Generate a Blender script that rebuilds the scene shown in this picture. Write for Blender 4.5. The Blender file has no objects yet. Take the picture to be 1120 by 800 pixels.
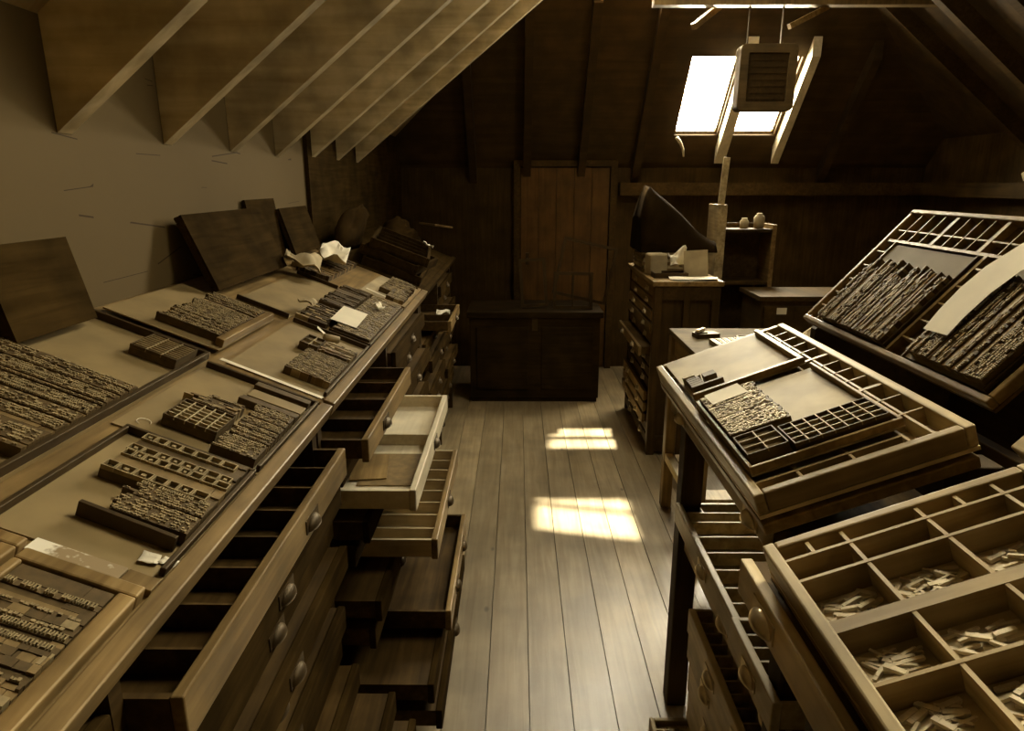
import bpy, math, random
from mathutils import Matrix, Vector, noise
C = bpy.context.scene.collection
R = random.Random(7)

# ------------------------------------------------------------------ camera
FPX, EYE = 740.0, 1.6
PITCH = math.atan(200 / FPX)
YAW = math.atan(6 / (FPX / math.cos(PITCH)))
FW = Vector((-math.sin(YAW) * math.cos(PITCH), math.cos(YAW) * math.cos(PITCH), -math.sin(PITCH)))
RT = Vector((math.cos(YAW), math.sin(YAW), 0)); UP = RT.cross(FW)
cd = bpy.data.cameras.new('camera'); cam = bpy.data.objects.new('camera', cd); C.objects.link(cam)
cd.sensor_width = 36; cd.lens = FPX / 1120 * 36; cd.clip_start = .02
cam.matrix_world = Matrix(((RT.x, UP.x, -FW.x, 0), (RT.y, UP.y, -FW.y, 0), (RT.z, UP.z, -FW.z, EYE), (0, 0, 0, 1)))
bpy.context.scene.camera = cam

# ------------------------------------------------------------------ materials
def lin(c): return (c[0], c[1], c[2], 1)
def newmat(name):
    m = bpy.data.materials.new(name); m.use_nodes = True
    nt = m.node_tree; b = nt.nodes['Principled BSDF']
    return m, nt, b
def wood(name, c1, c2, rough=.5, axis='y', scale=1.0, spec=.4, bump=.15, stain=.35):
    m, nt, b = newmat(name); N = nt.nodes; L = nt.links
    tc = N.new('ShaderNodeTexCoord'); mp = N.new('ShaderNodeMapping')
    s = {'x': (2, 30, 30), 'y': (30, 2, 30), 'z': (30, 30, 2)}[axis]
    mp.inputs['Scale'].default_value = tuple(k * scale for k in s)
    L.new(tc.outputs['Object'], mp.inputs['Vector'])
    n1 = N.new('ShaderNodeTexNoise'); n1.inputs['Scale'].default_value = 1.6; n1.inputs['Detail'].default_value = 6
    n1.inputs['Distortion'].default_value = .6; L.new(mp.outputs[0], n1.inputs['Vector'])
    n2 = N.new('ShaderNodeTexNoise'); n2.inputs['Scale'].default_value = 7; n2.inputs['Detail'].default_value = 5
    L.new(tc.outputs['Object'], n2.inputs['Vector'])
    oi = N.new('ShaderNodeObjectInfo')
    cr = N.new('ShaderNodeMix'); cr.data_type = 'RGBA'
    cr.inputs[6].default_value = lin(c1); cr.inputs[7].default_value = lin(c2)
    mr = N.new('ShaderNodeMapRange'); mr.inputs[1].default_value = .3; mr.inputs[2].default_value = .7
    L.new(n1.outputs[0], mr.inputs[0]); L.new(mr.outputs[0], cr.inputs[0])
    # wear: broad blotches
    mr2 = N.new('ShaderNodeMapRange'); mr2.inputs[1].default_value = .35; mr2.inputs[2].default_value = .65
    mr2.inputs[3].default_value = 1 - stain; mr2.inputs[4].default_value = 1 + stain * .5
    L.new(n2.outputs[0], mr2.inputs[0])
    mr3 = N.new('ShaderNodeMapRange'); mr3.inputs[3].default_value = .8; mr3.inputs[4].default_value = 1.15
    L.new(oi.outputs['Random'], mr3.inputs[0])
    mu = N.new('ShaderNodeMath'); mu.operation = 'MULTIPLY'; L.new(mr2.outputs[0], mu.inputs[0]); L.new(mr3.outputs[0], mu.inputs[1])
    vm = N.new('ShaderNodeVectorMath'); vm.operation = 'SCALE'
    L.new(cr.outputs[2], vm.inputs[0]); L.new(mu.outputs[0], vm.inputs['Scale'])
    L.new(vm.outputs[0], b.inputs['Base Color'])
    b.inputs['Roughness'].default_value = rough; b.inputs['Specular IOR Level'].default_value = spec; b.inputs['Specular Tint'].default_value = (1, .82, .5, 1)
    bp = N.new('ShaderNodeBump'); bp.inputs['Strength'].default_value = bump; bp.inputs['Distance'].default_value = .004
    L.new(n1.outputs[0], bp.inputs['Height']); L.new(bp.outputs[0], b.inputs['Normal'])
    return m
def plain(name, c, rough=.6, metal=0.0, vary=.25, scale=25, spec=.4, bump=.08):
    m, nt, b = newmat(name); N = nt.nodes; L = nt.links
    tc = N.new('ShaderNodeTexCoord')
    n = N.new('ShaderNodeTexNoise'); n.inputs['Scale'].default_value = scale; n.inputs['Detail'].default_value = 6
    L.new(tc.outputs['Object'], n.inputs['Vector'])
    mr = N.new('ShaderNodeMapRange'); mr.inputs[1].default_value = .3; mr.inputs[2].default_value = .7
    mr.inputs[3].default_value = 1 - vary; mr.inputs[4].default_value = 1 + vary
    L.new(n.outputs[0], mr.inputs[0])
    vm = N.new('ShaderNodeVectorMath'); vm.operation = 'SCALE'; vm.inputs[0].default_value = c
    L.new(mr.outputs[0], vm.inputs['Scale']); L.new(vm.outputs[0], b.inputs['Base Color'])
    b.inputs['Roughness'].default_value = rough; b.inputs['Metallic'].default_value = metal
    b.inputs['Specular IOR Level'].default_value = spec; b.inputs['Specular Tint'].default_value = (1, .85, .58, 1)
    if bump:
        bp = N.new('ShaderNodeBump'); bp.inputs['Strength'].default_value = bump; bp.inputs['Distance'].default_value = .003
        L.new(n.outputs[0], bp.inputs['Height']); L.new(bp.outputs[0], b.inputs['Normal'])
    return m

M = {}
M['frame'] = wood('worn_frame_wood', (.14, .084, .027), (.30, .20, .078), .42, 'y')
M['framez'] = wood('worn_post_wood', (.10, .06, .019), (.20, .13, .048), .45, 'z')
M['dark'] = wood('dark_cabinet_wood', (.036, .020, .005), (.070, .040, .012), .6, 'y', spec=.2)
M['darkz'] = wood('dark_upright_wood', (.034, .019, .005), (.064, .037, .011), .6, 'z', spec=.2)
M['case'] = wood('type_case_wood', (.28, .20, .09), (.52, .41, .22), .45, 'y')
M['casex'] = wood('type_case_cross_wood', (.20, .135, .056), (.36, .265, .13), .45, 'x')  # darker than the rails: shade on the near sides put into colour
M['caseb'] = wood('type_case_floor_wood', (.46, .36, .20), (.62, .51, .32), .55, 'x')
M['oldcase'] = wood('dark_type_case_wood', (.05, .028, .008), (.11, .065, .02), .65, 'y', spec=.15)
M['front'] = wood('lit_tone_drawer_front', (.46, .36, .19), (.68, .56, .35), .4, 'y')  # paler than the frames: light on the right fronts put into colour
M['pale'] = wood('pale_drawer_wood', (.68, .58, .38), (.82, .73, .53), .45, 'y', stain=.18)
M['rafter'] = wood('rafter_wood', (.44, .335, .165), (.64, .52, .30), .6, 'x', scale=.5)
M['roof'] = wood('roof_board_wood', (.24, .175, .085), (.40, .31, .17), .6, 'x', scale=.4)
M['hiproof'] = wood('dark_roof_board_wood', (.030, .016, .004), (.055, .030, .009), .7, 'x', scale=.4)  # darker boards for the right slope and hipped end
M['plate'] = plain('galley_zinc', (.25, .18, .078), .6, 0, .22, 9, .5, .03)
M['plateC'] = plain('dark_galley_zinc', (.13, .095, .042), .65, 0, .2, 9)  # zinc toned darker in colour to offset the light on the steep case
M['plate2'] = plain('bright_galley_zinc', (.35, .28, .16), .6, 0, .32, 9, .3, .03)
M['lead'] = plain('dark_type_lead', (.085, .054, .02), .6, 0, .3, 60)
M['lead2'] = plain('worn_type_lead', (.30, .23, .115), .55, .1, .3, 60)
M['lead3'] = plain('bright_type_face', (.46, .38, .22), .5, .15, .25, 80)
M['furn'] = plain('wood_furniture_strip', (.20, .135, .055), .5, 0, .3, 40)
M['sort'] = plain('pale_type_sort', (.66, .57, .39), .42, .25, .25, 70, .5, .05)
M['paper'] = plain('paper', (.80, .73, .56), .8, 0, .06, 12, .2, .02)
M['papergrey'] = plain('greyed_paper', (.42, .34, .20), .8, 0, .2, 12, .2, .02)
M['cloth'] = plain('dark_cloth', (.03, .017, .005), 1, 0, .3, 12, .02, .2)  # dark cloth of the far left heaps
M['iron'] = plain('black_iron', (.045, .027, .009), .5, .3, .3, 30)
M['brass'] = plain('worn_pull_metal', (.66, .57, .40), .28, .7, .2, 30, .5, .03)
M['deep'] = wood('near_black_wood', (.03, .017, .0045), (.052, .031, .009), .9, 'y', spec=.02)  # also tones the lower left drawer fronts dark in place of shade

def plaster():
    m, nt, b = newmat('limewashed_plaster'); N = nt.nodes; L = nt.links
    tc = N.new('ShaderNodeTexCoord')
    n = N.new('ShaderNodeTexNoise'); n.inputs['Scale'].default_value = 1.3; n.inputs['Detail'].default_value = 7
    L.new(tc.outputs['Object'], n.inputs['Vector'])
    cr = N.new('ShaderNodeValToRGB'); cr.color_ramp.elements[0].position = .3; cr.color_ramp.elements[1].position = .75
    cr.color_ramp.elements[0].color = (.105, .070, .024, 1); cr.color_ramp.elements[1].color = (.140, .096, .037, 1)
    L.new(n.outputs[0], cr.inputs[0])
    # thin cracks running along the wall
    mp = N.new('ShaderNodeMapping'); mp.inputs['Scale'].default_value = (1, .7, 6); L.new(tc.outputs['Object'], mp.inputs['Vector'])
    v = N.new('ShaderNodeTexVoronoi'); v.feature = 'DISTANCE_TO_EDGE'; v.inputs['Scale'].default_value = 1.1
    L.new(mp.outputs[0], v.inputs['Vector'])
    n3 = N.new('ShaderNodeTexNoise'); n3.inputs['Scale'].default_value = 4; L.new(tc.outputs['Object'], n3.inputs['Vector'])
    lt = N.new('ShaderNodeMath'); lt.operation = 'LESS_THAN'; lt.inputs[1].default_value = .006; L.new(v.outputs['Distance'], lt.inputs[0])
    gt = N.new('ShaderNodeMath'); gt.operation = 'GREATER_THAN'; gt.inputs[1].default_value = .56; L.new(n3.outputs[0], gt.inputs[0])
    mm = N.new('ShaderNodeMath'); mm.operation = 'MULTIPLY'; L.new(lt.outputs[0], mm.inputs[0]); L.new(gt.outputs[0], mm.inputs[1])
    mx = N.new('ShaderNodeMix'); mx.data_type = 'RGBA'; L.new(mm.outputs[0], mx.inputs[0]); L.new(cr.outputs[0], mx.inputs[6])
    mx.inputs[7].default_value = (.05, .03, .01, 1); L.new(mx.outputs[2], b.inputs['Base Color'])
    b.inputs['Roughness'].default_value = .85; b.inputs['Specular IOR Level'].default_value = .2
    bp = N.new('ShaderNodeBump'); bp.inputs['Strength'].default_value = .15; bp.inputs['Distance'].default_value = .01
    L.new(n.outputs[0], bp.inputs['Height']); L.new(bp.outputs[0], b.inputs['Normal'])
    return m
M['plaster'] = plaster()

def floor_mat():
    m, nt, b = newmat('worn_floor_boards'); N = nt.nodes; L = nt.links
    tc = N.new('ShaderNodeTexCoord'); sp = N.new('ShaderNodeSeparateXYZ'); L.new(tc.outputs['Object'], sp.inputs[0])
    a = N.new('ShaderNodeMath'); a.operation = 'ADD'; a.inputs[1].default_value = 5.359; L.new(sp.outputs[0], a.inputs[0])
    d = N.new('ShaderNodeMath'); d.operation = 'DIVIDE'; d.inputs[1].default_value = .135; L.new(a.outputs[0], d.inputs[0])
    fl = N.new('ShaderNodeMath'); fl.operation = 'FLOOR'; L.new(d.outputs[0], fl.inputs[0])
    wn = N.new('ShaderNodeTexWhiteNoise'); wn.noise_dimensions = '1D'; L.new(fl.outputs[0], wn.inputs['W'])
    cb = N.new('ShaderNodeCombineXYZ'); L.new(wn.outputs[0], cb.inputs[2])
    vs = N.new('ShaderNodeVectorMath'); vs.operation = 'SCALE'; vs.inputs['Scale'].default_value = 9; L.new(cb.outputs[0], vs.inputs[0])
    va = N.new('ShaderNodeVectorMath'); va.operation = 'ADD'; L.new(tc.outputs['Object'], va.inputs[0]); L.new(vs.outputs[0], va.inputs[1])
    mp = N.new('ShaderNodeMapping'); mp.inputs['Scale'].default_value = (26, 1.6, 1); L.new(va.outputs[0], mp.inputs['Vector'])
    n1 = N.new('ShaderNodeTexNoise'); n1.inputs['Scale'].default_value = 1.5; n1.inputs['Detail'].default_value = 6; n1.inputs['Distortion'].default_value = .8
    L.new(mp.outputs[0], n1.inputs['Vector'])
    n2 = N.new('ShaderNodeTexNoise'); n2.inputs['Scale'].default_value = 5; n2.inputs['Detail'].default_value = 6; L.new(va.outputs[0], n2.inputs['Vector'])
    cr = N.new('ShaderNodeValToRGB'); e = cr.color_ramp.elements
    e[0].position = .3; e[0].color = (.29, .21, .10, 1); e[1].position = .72; e[1].color = (.44, .345, .195, 1)
    L.new(n1.outputs[0], cr.inputs[0])
    m1 = N.new('ShaderNodeMapRange'); m1.inputs[3].default_value = .78; m1.inputs[4].default_value = 1.12; L.new(wn.outputs[0], m1.inputs[0])
    m2 = N.new('ShaderNodeMapRange'); m2.inputs[1].default_value = .35; m2.inputs[2].default_value = .65; m2.inputs[3].default_value = .72; m2.inputs[4].default_value = 1.1
    L.new(n2.outputs[0], m2.inputs[0])
    # knots
    v = N.new('ShaderNodeTexVoronoi'); v.inputs['Scale'].default_value = 3.4; mk = N.new('ShaderNodeMapping'); mk.inputs['Scale'].default_value = (1.4, .7, 1)
    L.new(va.outputs[0], mk.inputs['Vector']); L.new(mk.outputs[0], v.inputs['Vector'])
    kr = N.new('ShaderNodeMapRange'); kr.inputs[1].default_value = .02; kr.inputs[2].default_value = .055; kr.inputs[3].default_value = .45; kr.inputs[4].default_value = 1
    L.new(v.outputs['Distance'], kr.inputs[0])
    mu = N.new('ShaderNodeMath'); mu.operation = 'MULTIPLY'; L.new(m1.outputs[0], mu.inputs[0]); L.new(m2.outputs[0], mu.inputs[1])
    mu2 = N.new('ShaderNodeMath'); mu2.operation = 'MULTIPLY'; L.new(mu.outputs[0], mu2.inputs[0]); L.new(kr.outputs[0], mu2.inputs[1])
    vm = N.new('ShaderNodeVectorMath'); vm.operation = 'SCALE'; L.new(cr.outputs[0], vm.inputs[0]); L.new(mu2.outputs[0], vm.inputs['Scale'])
    L.new(vm.outputs[0], b.inputs['Base Color'])
    rr = N.new('ShaderNodeMapRange'); rr.inputs[3].default_value = .33; rr.inputs[4].default_value = .48; L.new(n2.outputs[0], rr.inputs[0]); L.new(rr.outputs[0], b.inputs['Roughness'])
    b.inputs['Specular IOR Level'].default_value = .9
    bp = N.new('ShaderNodeBump'); bp.inputs['Strength'].default_value = .12; bp.inputs['Distance'].default_value = .004
    L.new(n1.outputs[0], bp.inputs['Height']); L.new(bp.outputs[0], b.inputs['Normal'])
    return m
M['floor'] = floor_mat()

def glass_mat():
    m = bpy.data.materials.new('window_glass'); m.use_nodes = True; nt = m.node_tree; nt.nodes.clear()
    o = nt.nodes.new('ShaderNodeOutputMaterial'); mx = nt.nodes.new('ShaderNodeMixShader'); t = nt.nodes.new('ShaderNodeBsdfTransparent')
    g = nt.nodes.new('ShaderNodeBsdfGlossy'); mx.inputs[0].default_value = .04
    g.inputs['Roughness'].default_value = .03; t.inputs[0].default_value = (.94, .94, .92, 1)
    nt.links.new(t.outputs[0], mx.inputs[1]); nt.links.new(g.outputs[0], mx.inputs[2])
    nt.links.new(mx.outputs[0], o.inputs[0]); return m
M['glass'] = glass_mat()

def whitewash_mat():
    m, nt, b = newmat('chipped_white_paint'); N = nt.nodes; L = nt.links
    tc = N.new('ShaderNodeTexCoord'); n = N.new('ShaderNodeTexNoise'); n.inputs['Scale'].default_value = 45; n.inputs['Detail'].default_value = 6
    L.new(tc.outputs['Object'], n.inputs['Vector'])
    sp = N.new('ShaderNodeSeparateXYZ'); L.new(tc.outputs['Object'], sp.inputs[0])
    ad = N.new('ShaderNodeMath'); ad.operation = 'MULTIPLY_ADD'; ad.inputs[1].default_value = -4.2; ad.inputs[2].default_value = -.01
    L.new(sp.outputs[0], ad.inputs[0])
    su = N.new('ShaderNodeMath'); su.operation = 'ADD'; L.new(n.outputs[0], su.inputs[0]); L.new(ad.outputs[0], su.inputs[1])
    cr = N.new('ShaderNodeValToRGB'); cr.color_ramp.elements[0].position = .5; cr.color_ramp.elements[1].position = .62
    cr.color_ramp.elements[0].color = (.26, .185, .085, 1); cr.color_ramp.elements[1].color = (.78, .72, .56, 1)
    L.new(su.outputs[0], cr.inputs[0]); L.new(cr.outputs[0], b.inputs['Base Color']); b.inputs['Roughness'].default_value = .6
    return m
M['whitewash'] = whitewash_mat()

# ------------------------------------------------------------------ mesh helpers
class MB:
    def __init__(s): s.v = []; s.f = []; s.m = []; s.s = []
    def face(s, idx, mi=0, sm=False): s.f.append(tuple(idx)); s.m.append(mi); s.s.append(sm)
    def hexa(s, p, mi=0):
        b = len(s.v); s.v += [tuple(q) for q in p]
        for q in ((0, 3, 2, 1), (4, 5, 6, 7), (0, 1, 5, 4), (1, 2, 6, 5), (2, 3, 7, 6), (3, 0, 4, 7)): s.face([b + k for k in q], mi)
    def box(s, x0, x1, y0, y1, z0, z1, mi=0):
        if x0 > x1: x0, x1 = x1, x0
        if y0 > y1: y0, y1 = y1, y0
        if z0 > z1: z0, z1 = z1, z0
        s.hexa([(x0, y0, z0), (x1, y0, z0), (x1, y1, z0), (x0, y1, z0), (x0, y0, z1), (x1, y0, z1), (x1, y1, z1), (x0, y1, z1)], mi); return s
    def prism(s, poly, y0, y1, mi=0):                       # poly in x,z
        n = len(poly); b = len(s.v)
        s.v += [(x, y0, z) for x, z in poly] + [(x, y1, z) for x, z in poly]
        s.face(list(range(b, b + n)), mi); s.face(list(range(b + 2 * n - 1, b + n - 1, -1)), mi)
        for k in range(n): s.face([b + (k + 1) % n, b + k, b + n + k, b + n + (k + 1) % n], mi)
        return s
    def beam(s, a, c, w, h, mi=0, up=(0, 0, 1)):
        a = Vector(a); c = Vector(c); d = (c - a).normalized(); u = Vector(up); x = d.cross(u)
        if x.length < 1e-4: x = d.cross(Vector((1, 0, 0)))
        x.normalize(); z = x.cross(d)
        p = []
        for q in (a, c):
            p.append([q + x * (w / 2 * i) + z * (h / 2 * j) for i, j in ((-1, -1), (1, -1), (1, 1), (-1, 1))])
        s.hexa([p[0][0], p[0][1], p[0][2], p[0][3], p[1][0], p[1][1], p[1][2], p[1][3]], mi); return s
    def tube(s, path, r, n=8, mi=0, closed=False):
        path = [Vector(p) for p in path]; rings = []
        for k, p in enumerate(path):
            d = (path[min(k + 1, len(path) - 1)] - path[max(k - 1, 0)]).normalized()
            x = d.cross(Vector((0, 0, 1)));
            if x.length < 1e-3: x = d.cross(Vector((1, 0, 0)))
            x.normalize(); z = x.cross(d); rr = r[k] if isinstance(r, (list, tuple)) else r
            b = len(s.v); s.v += [tuple(p + x * rr * math.cos(2 * math.pi * i / n) + z * rr * math.sin(2 * math.pi * i / n)) for i in range(n)]
            rings.append(b)
        for a, b in zip(rings, rings[1:]):
            for i in range(n): s.face([a + i, a + (i + 1) % n, b + (i + 1) % n, b + i], mi, True)
        s.face([rings[0] + i for i in range(n)][::-1], mi); s.face([rings[-1] + i for i in range(n)], mi); return s
    def lathe(s, prof, n=16, mi=0, o=(0, 0, 0)):
        rings = []
        for r, z in prof:
            b = len(s.v); rings.append(b)
            s.v += [(o[0] + r * math.cos(2 * math.pi * i / n), o[1] + r * math.sin(2 * math.pi * i / n), o[2] + z) for i in range(n)]
        for a, b in zip(rings, rings[1:]):
            for i in range(n): s.face([a + i, a + (i + 1) % n, b + (i + 1) % n, b + i], mi, True)
        s.face([rings[0] + i for i in range(n)][::-1], mi); s.face([rings[-1] + i for i in range(n)], mi); return s
    def cup(s, o, sx, w, h, d, mi=0):
        """half-dome drawer pull: back on the plane x=o.x, bulging along sx, open below"""
        nu, nv = 10, 5; b = len(s.v)
        for shell in (1.0, .82):
            for j in range(nv + 1):
                t = (j / nv) * math.pi / 2
                for i in range(nu + 1):
                    u = math.pi * i / nu
                    y = -math.cos(u) * w / 2 * shell; rad = math.sin(u)
                    s.v.append((o[0] + sx * d * shell * rad * math.sin(t), o[1] + y, o[2] + h * shell * rad * math.cos(t)))
        n1 = (nu + 1) * (nv + 1)
        for sh in (0, 1):
            for j in range(nv):
                for i in range(nu):
                    q = [b + sh * n1 + j * (nu + 1) + i, b + sh * n1 + j * (nu + 1) + i + 1, b + sh * n1 + (j + 1) * (nu + 1) + i + 1, b + sh * n1 + (j + 1) * (nu + 1) + i]
                    s.face(q if (sh == 0) == (sx < 0) else q[::-1], mi, True)
        for i in range(nu):
            a = b + nv * (nu + 1) + i; s.face([a, a + 1, a + 1 + n1, a + n1], mi)
        s.box(o[0], o[0] - sx * .002, o[1] - w * .62, o[1] + w * .62, o[2] - h * .12, o[2] + h * 1.15, mi)
        return s
    def mesh(s, name, mats):
        me = bpy.data.meshes.new(name); me.from_pydata(s.v, [], s.f)
        for m in (mats if isinstance(mats, (list, tuple)) else [mats]): me.materials.append(M[m] if isinstance(m, str) else m)
        me.polygons.foreach_set('material_index', s.m); me.polygons.foreach_set('use_smooth', s.s); me.update(); return me

def bevel(o, w):
    b = o.modifiers.new('bevel', 'BEVEL'); b.width = w; b.segments = 2; b.limit_method = 'ANGLE'; return o
def ident(): return Matrix.Identity(4)
def tag(o, label, cat, group=None):
    o['label'] = label; o['category'] = cat
    if group: o['group'] = group
    return o
def thing(name, label, cat, mat=None, group=None):
    o = bpy.data.objects.new(name, None); C.objects.link(o); o.empty_display_size = .05
    if mat is not None: o.matrix_world = mat if isinstance(mat, Matrix) else Matrix.Translation(mat)
    return tag(o, label, cat, group)
def part(name, mb, mats, parent, bv=0, label=None, loc=None):
    o = bpy.data.objects.new(name, mb.mesh(name, mats)); C.objects.link(o); o.parent = parent
    if loc: o.location = loc
    if bv: bevel(o, bv)
    if label: o['label'] = label
    return o
def solo(name, mb, mats, label, cat, mat=None, group=None, bv=0):
    o = bpy.data.objects.new(name, mb.mesh(name, mats)); C.objects.link(o)
    if mat is not None: o.matrix_world = mat if isinstance(mat, Matrix) else Matrix.Translation(mat)
    if bv: bevel(o, bv)
    return tag(o, label, cat, group)
def struct(name, mb, mats, bv=0, mat=None, parent=None):
    o = bpy.data.objects.new(name, mb.mesh(name, mats)); C.objects.link(o); o['kind'] = 'structure'
    if mat is not None: o.matrix_world = mat
    if parent: o.parent = parent
    if bv: bevel(o, bv)
    return o

# sloped desk planes: (v up the slope, Y) -> matrix with local z the plane normal, local y = +Y
def slopeL(v, Y, h=0, r=0, x0=-.445, z0=1.1, t=.40):
    a = math.atan(t); c, s = math.cos(a), math.sin(a)
    p = Vector((x0 - v * c + s * h, Y, z0 + v * s + c * h))
    return Matrix.Translation(p) @ Matrix.Rotation(a, 4, 'Y') @ Matrix.Rotation(r, 4, 'Z')
def slopeR(v, Y, h=0, r=0, x0=.39, z0=1.10, t=.372):
    a = math.atan(t); c, s = math.cos(a), math.sin(a)
    p = Vector((x0 + v * c - s * h, Y, z0 + v * s + c * h))
    return Matrix.Translation(p) @ Matrix.Rotation(-a, 4, 'Y') @ Matrix.Rotation(r, 4, 'Z')

# ------------------------------------------------------------------ room shell
mb = MB()
k = -20
while True:
    x = .041 + .135 * k
    if x > 3.5: break
    if x > -1.3: mb.box(x + .0015, x + .1335, -1.6, 6.2, -.03, R.uniform(-.0012, .0))
    k += 1
mb.box(-1.4, 3.6, -1.6, 6.2, -.06, -.031)
struct('floor', mb, 'floor')
XW, ZC, PIT = -1.0, 1.94, .80                   # left wall, ceiling height at it, roof pitch
XR, XRIDGE = 3.4, 1.2
struct('wall_left', MB().box(-1.2, XW, -1.3, 3.30, 0, 1.96), 'plaster')
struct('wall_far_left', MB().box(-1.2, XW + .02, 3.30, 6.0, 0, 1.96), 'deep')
struct('wall_right', MB().box(XR, XR + .2, -1.3, 6.0, 0, 1.96), 'darkz')
struct('wall_end', MB().box(-1.2, XR + .2, 5.9, 6.05, 0, 1.80), 'enddark' if 'enddark' in M else 'darkz')
struct('wall_back', MB().box(-1.2, XR + .2, -1.45, -1.3, 0, 3.9), 'plaster')
# left slope and right slope (each has an opening for an added, unseen roof light)
zr = ZC + PIT * (XRIDGE - XW)
def zleft(x): return ZC + PIT * (x - XW)
QY0, QY1, QX0, QX1 = 1.45, 2.50, 1.34, 1.95
RY0, RY1, RX0, RX1 = 3.66, 4.275, .38, .98
def zright(x): return ZC + PIT * (XR - x)
def yhip(z): return 5.9 - (z - 1.72) / 1.15 + .02
def slab(mb, zf, x0, x1, y0, y1=None):
    """roof panel between x0 and x1, cut off at the hip when y1 is None"""
    ya, yb = (y1, y1) if y1 is not None else (yhip(zf(x0)), yhip(zf(x1)))
    mb.hexa([(x0, y0, zf(x0)), (x1, y0, zf(x1)), (x1, yb, zf(x1)), (x0, ya, zf(x0)),
             (x0, y0, zf(x0) + .06), (x1, y0, zf(x1) + .06), (x1, yb, zf(x1) + .06), (x0, ya, zf(x0) + .06)])
mb = MB()
slab(mb, zleft, -1.25, RX0, -1.4); slab(mb, zleft, RX1, XRIDGE, -1.4)
slab(mb, zleft, RX0, RX1, -1.4, RY0); slab(mb, zleft, RX0, RX1, RY1)
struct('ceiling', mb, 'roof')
mb = MB()
slab(mb, zright, XRIDGE, QX0, -1.4); slab(mb, zright, QX1, 3.7, -1.4)
slab(mb, zright, QX0, QX1, -1.4, QY0); slab(mb, zright, QX0, QX1, QY1)
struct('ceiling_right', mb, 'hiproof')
# hipped end: plane through (Y 5.9, z 1.72) rising towards the camera, two openings
HT = 1.15
def hz(y): return 1.72 + HT * (5.9 - y)
HO = [(1.245, 1.585, 5.249, 5.687), (1.695, 2.035, 5.249, 5.687)]; HU = (.50, 1.12, 4.68, 4.98)  # HU: unseen upper opening, added to light the aisle
mb = MB()
def hp(x0, x1, y0, y1):
    n = Vector((0, HT, 1)).normalized() * .05
    p = [(x0, y0, hz(y0)), (x1, y0, hz(y0)), (x1, y1, hz(y1)), (x0, y1, hz(y1))]
    mb.hexa([*p, *[(q[0], q[1] + n.y, q[2] + n.z) for q in p]])
hp(-1.3, HU[0], 4.16, 5.1); hp(HU[1], 3.7, 4.16, 5.1); hp(HU[0], HU[1], 4.16, HU[2]); hp(HU[0], HU[1], HU[3], 5.1)
hp(-1.3, HO[0][0], 5.1, 6.0); hp(HO[0][1], HO[1][0], 5.1, 6.0); hp(HO[1][1], 3.7, 5.1, 6.0)
for a, b, c, d in HO: hp(a, b, 5.1, c); hp(a, b, d, 6.0)
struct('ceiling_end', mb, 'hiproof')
# rafters
nt_ = 1
for i in range(10):
    y = .17 + .457 * i
    if i < 0: continue
    yl = y
    top = XRIDGE if yl < 3.9 else XW + (5.9 - yl) * .95 + .1
    z0 = ZC - .235
    zz = lambda x, d: d + PIT * (x - XW)
    mb = MB()
    if RY0 - .06 < yl < RY1: top = RX0 - .02
    mb.prism([(XW + .002, z0), (XW + .002, ZC + .002), (top, zz(top, ZC)), (top, zz(top, z0))], yl, yl + .05)
    struct('trim_%d' % nt_, mb, 'rafter'); nt_ += 1
for i in range(9):
    y = 1.1 + .457 * i
    top = XRIDGE if y < 3.6 else XR - max(.2, (5.9 - y) * .95)
    if QY0 - .06 < y < QY1: top = QX1 + .04
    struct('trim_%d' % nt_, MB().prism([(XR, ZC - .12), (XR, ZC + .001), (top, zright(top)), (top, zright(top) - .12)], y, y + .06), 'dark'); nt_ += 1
# rafters of the hipped end: beside and between the two roof lights
for x in (-.4, .05, .5, .95, 1.60, 2.06, 2.5):
    w = .08 if abs(x - 1.6) < .01 else .06
    y0 = 5.15 if abs(x - 1.6) < .01 or abs(x - 2.06) < .01 else 4.90 if HU[0] - .07 < x < HU[1] else max(3.95, 5.9 - 1.95 * min(1, (3.1 - x) / 1.6 if x > 1.5 else (x + 1.35) / 1.6))
    y1 = 5.76 if abs(x - 1.6) < .01 or abs(x - 2.06) < .01 else 5.895
    mb = MB(); dz = .13
    mb.v += [(x, y0, hz(y0) - dz), (x + w, y0, hz(y0) - dz), (x + w, y1, hz(y1) - dz), (x, y1, hz(y1) - dz),
             (x, y0, hz(y0)), (x + w, y0, hz(y0)), (x + w, y1, hz(y1)), (x, y1, hz(y1))]
    for q in ((0, 3, 2, 1), (4, 5, 6, 7), (0, 1, 5, 4), (1, 2, 6, 5), (2, 3, 7, 6), (3, 0, 4, 7)): mb.face(q)
    struct('trim_%d' % nt_, mb, 'pale' if abs(x - 1.6) < .01 or x > 2.05 and x < 2.1 else 'hiproof'); nt_ += 1  # pale pair by the roof lights: light on their sides as colour
struct('trim_%d' % nt_, MB().box(XR - .14, XR, 0, 5.9, 1.50, 1.60), 'dark'); nt_ += 1          # eaves plate, right
struct('trim_%d' % nt_, MB().box(.85, XR, 5.78, 5.9, 1.50, 1.60), 'dark'); nt_ += 1            # eaves plate, end
struct('trim_%d' % nt_, MB().box(.80, 3.1, 4.40, 4.47, 2.61, 2.75), 'framez'); nt_ += 1         # tie beam
struct('trim_%d' % nt_, MB().beam((1.05, 4.44, 2.50), (1.28, 4.6, 2.68), .035, .035), 'frame'); nt_ += 1
struct('trim_%d' % nt_, MB().beam((1.62, 4.44, 2.50), (1.86, 4.5, 2.62), .03, .03), 'frame'); nt_ += 1

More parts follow.
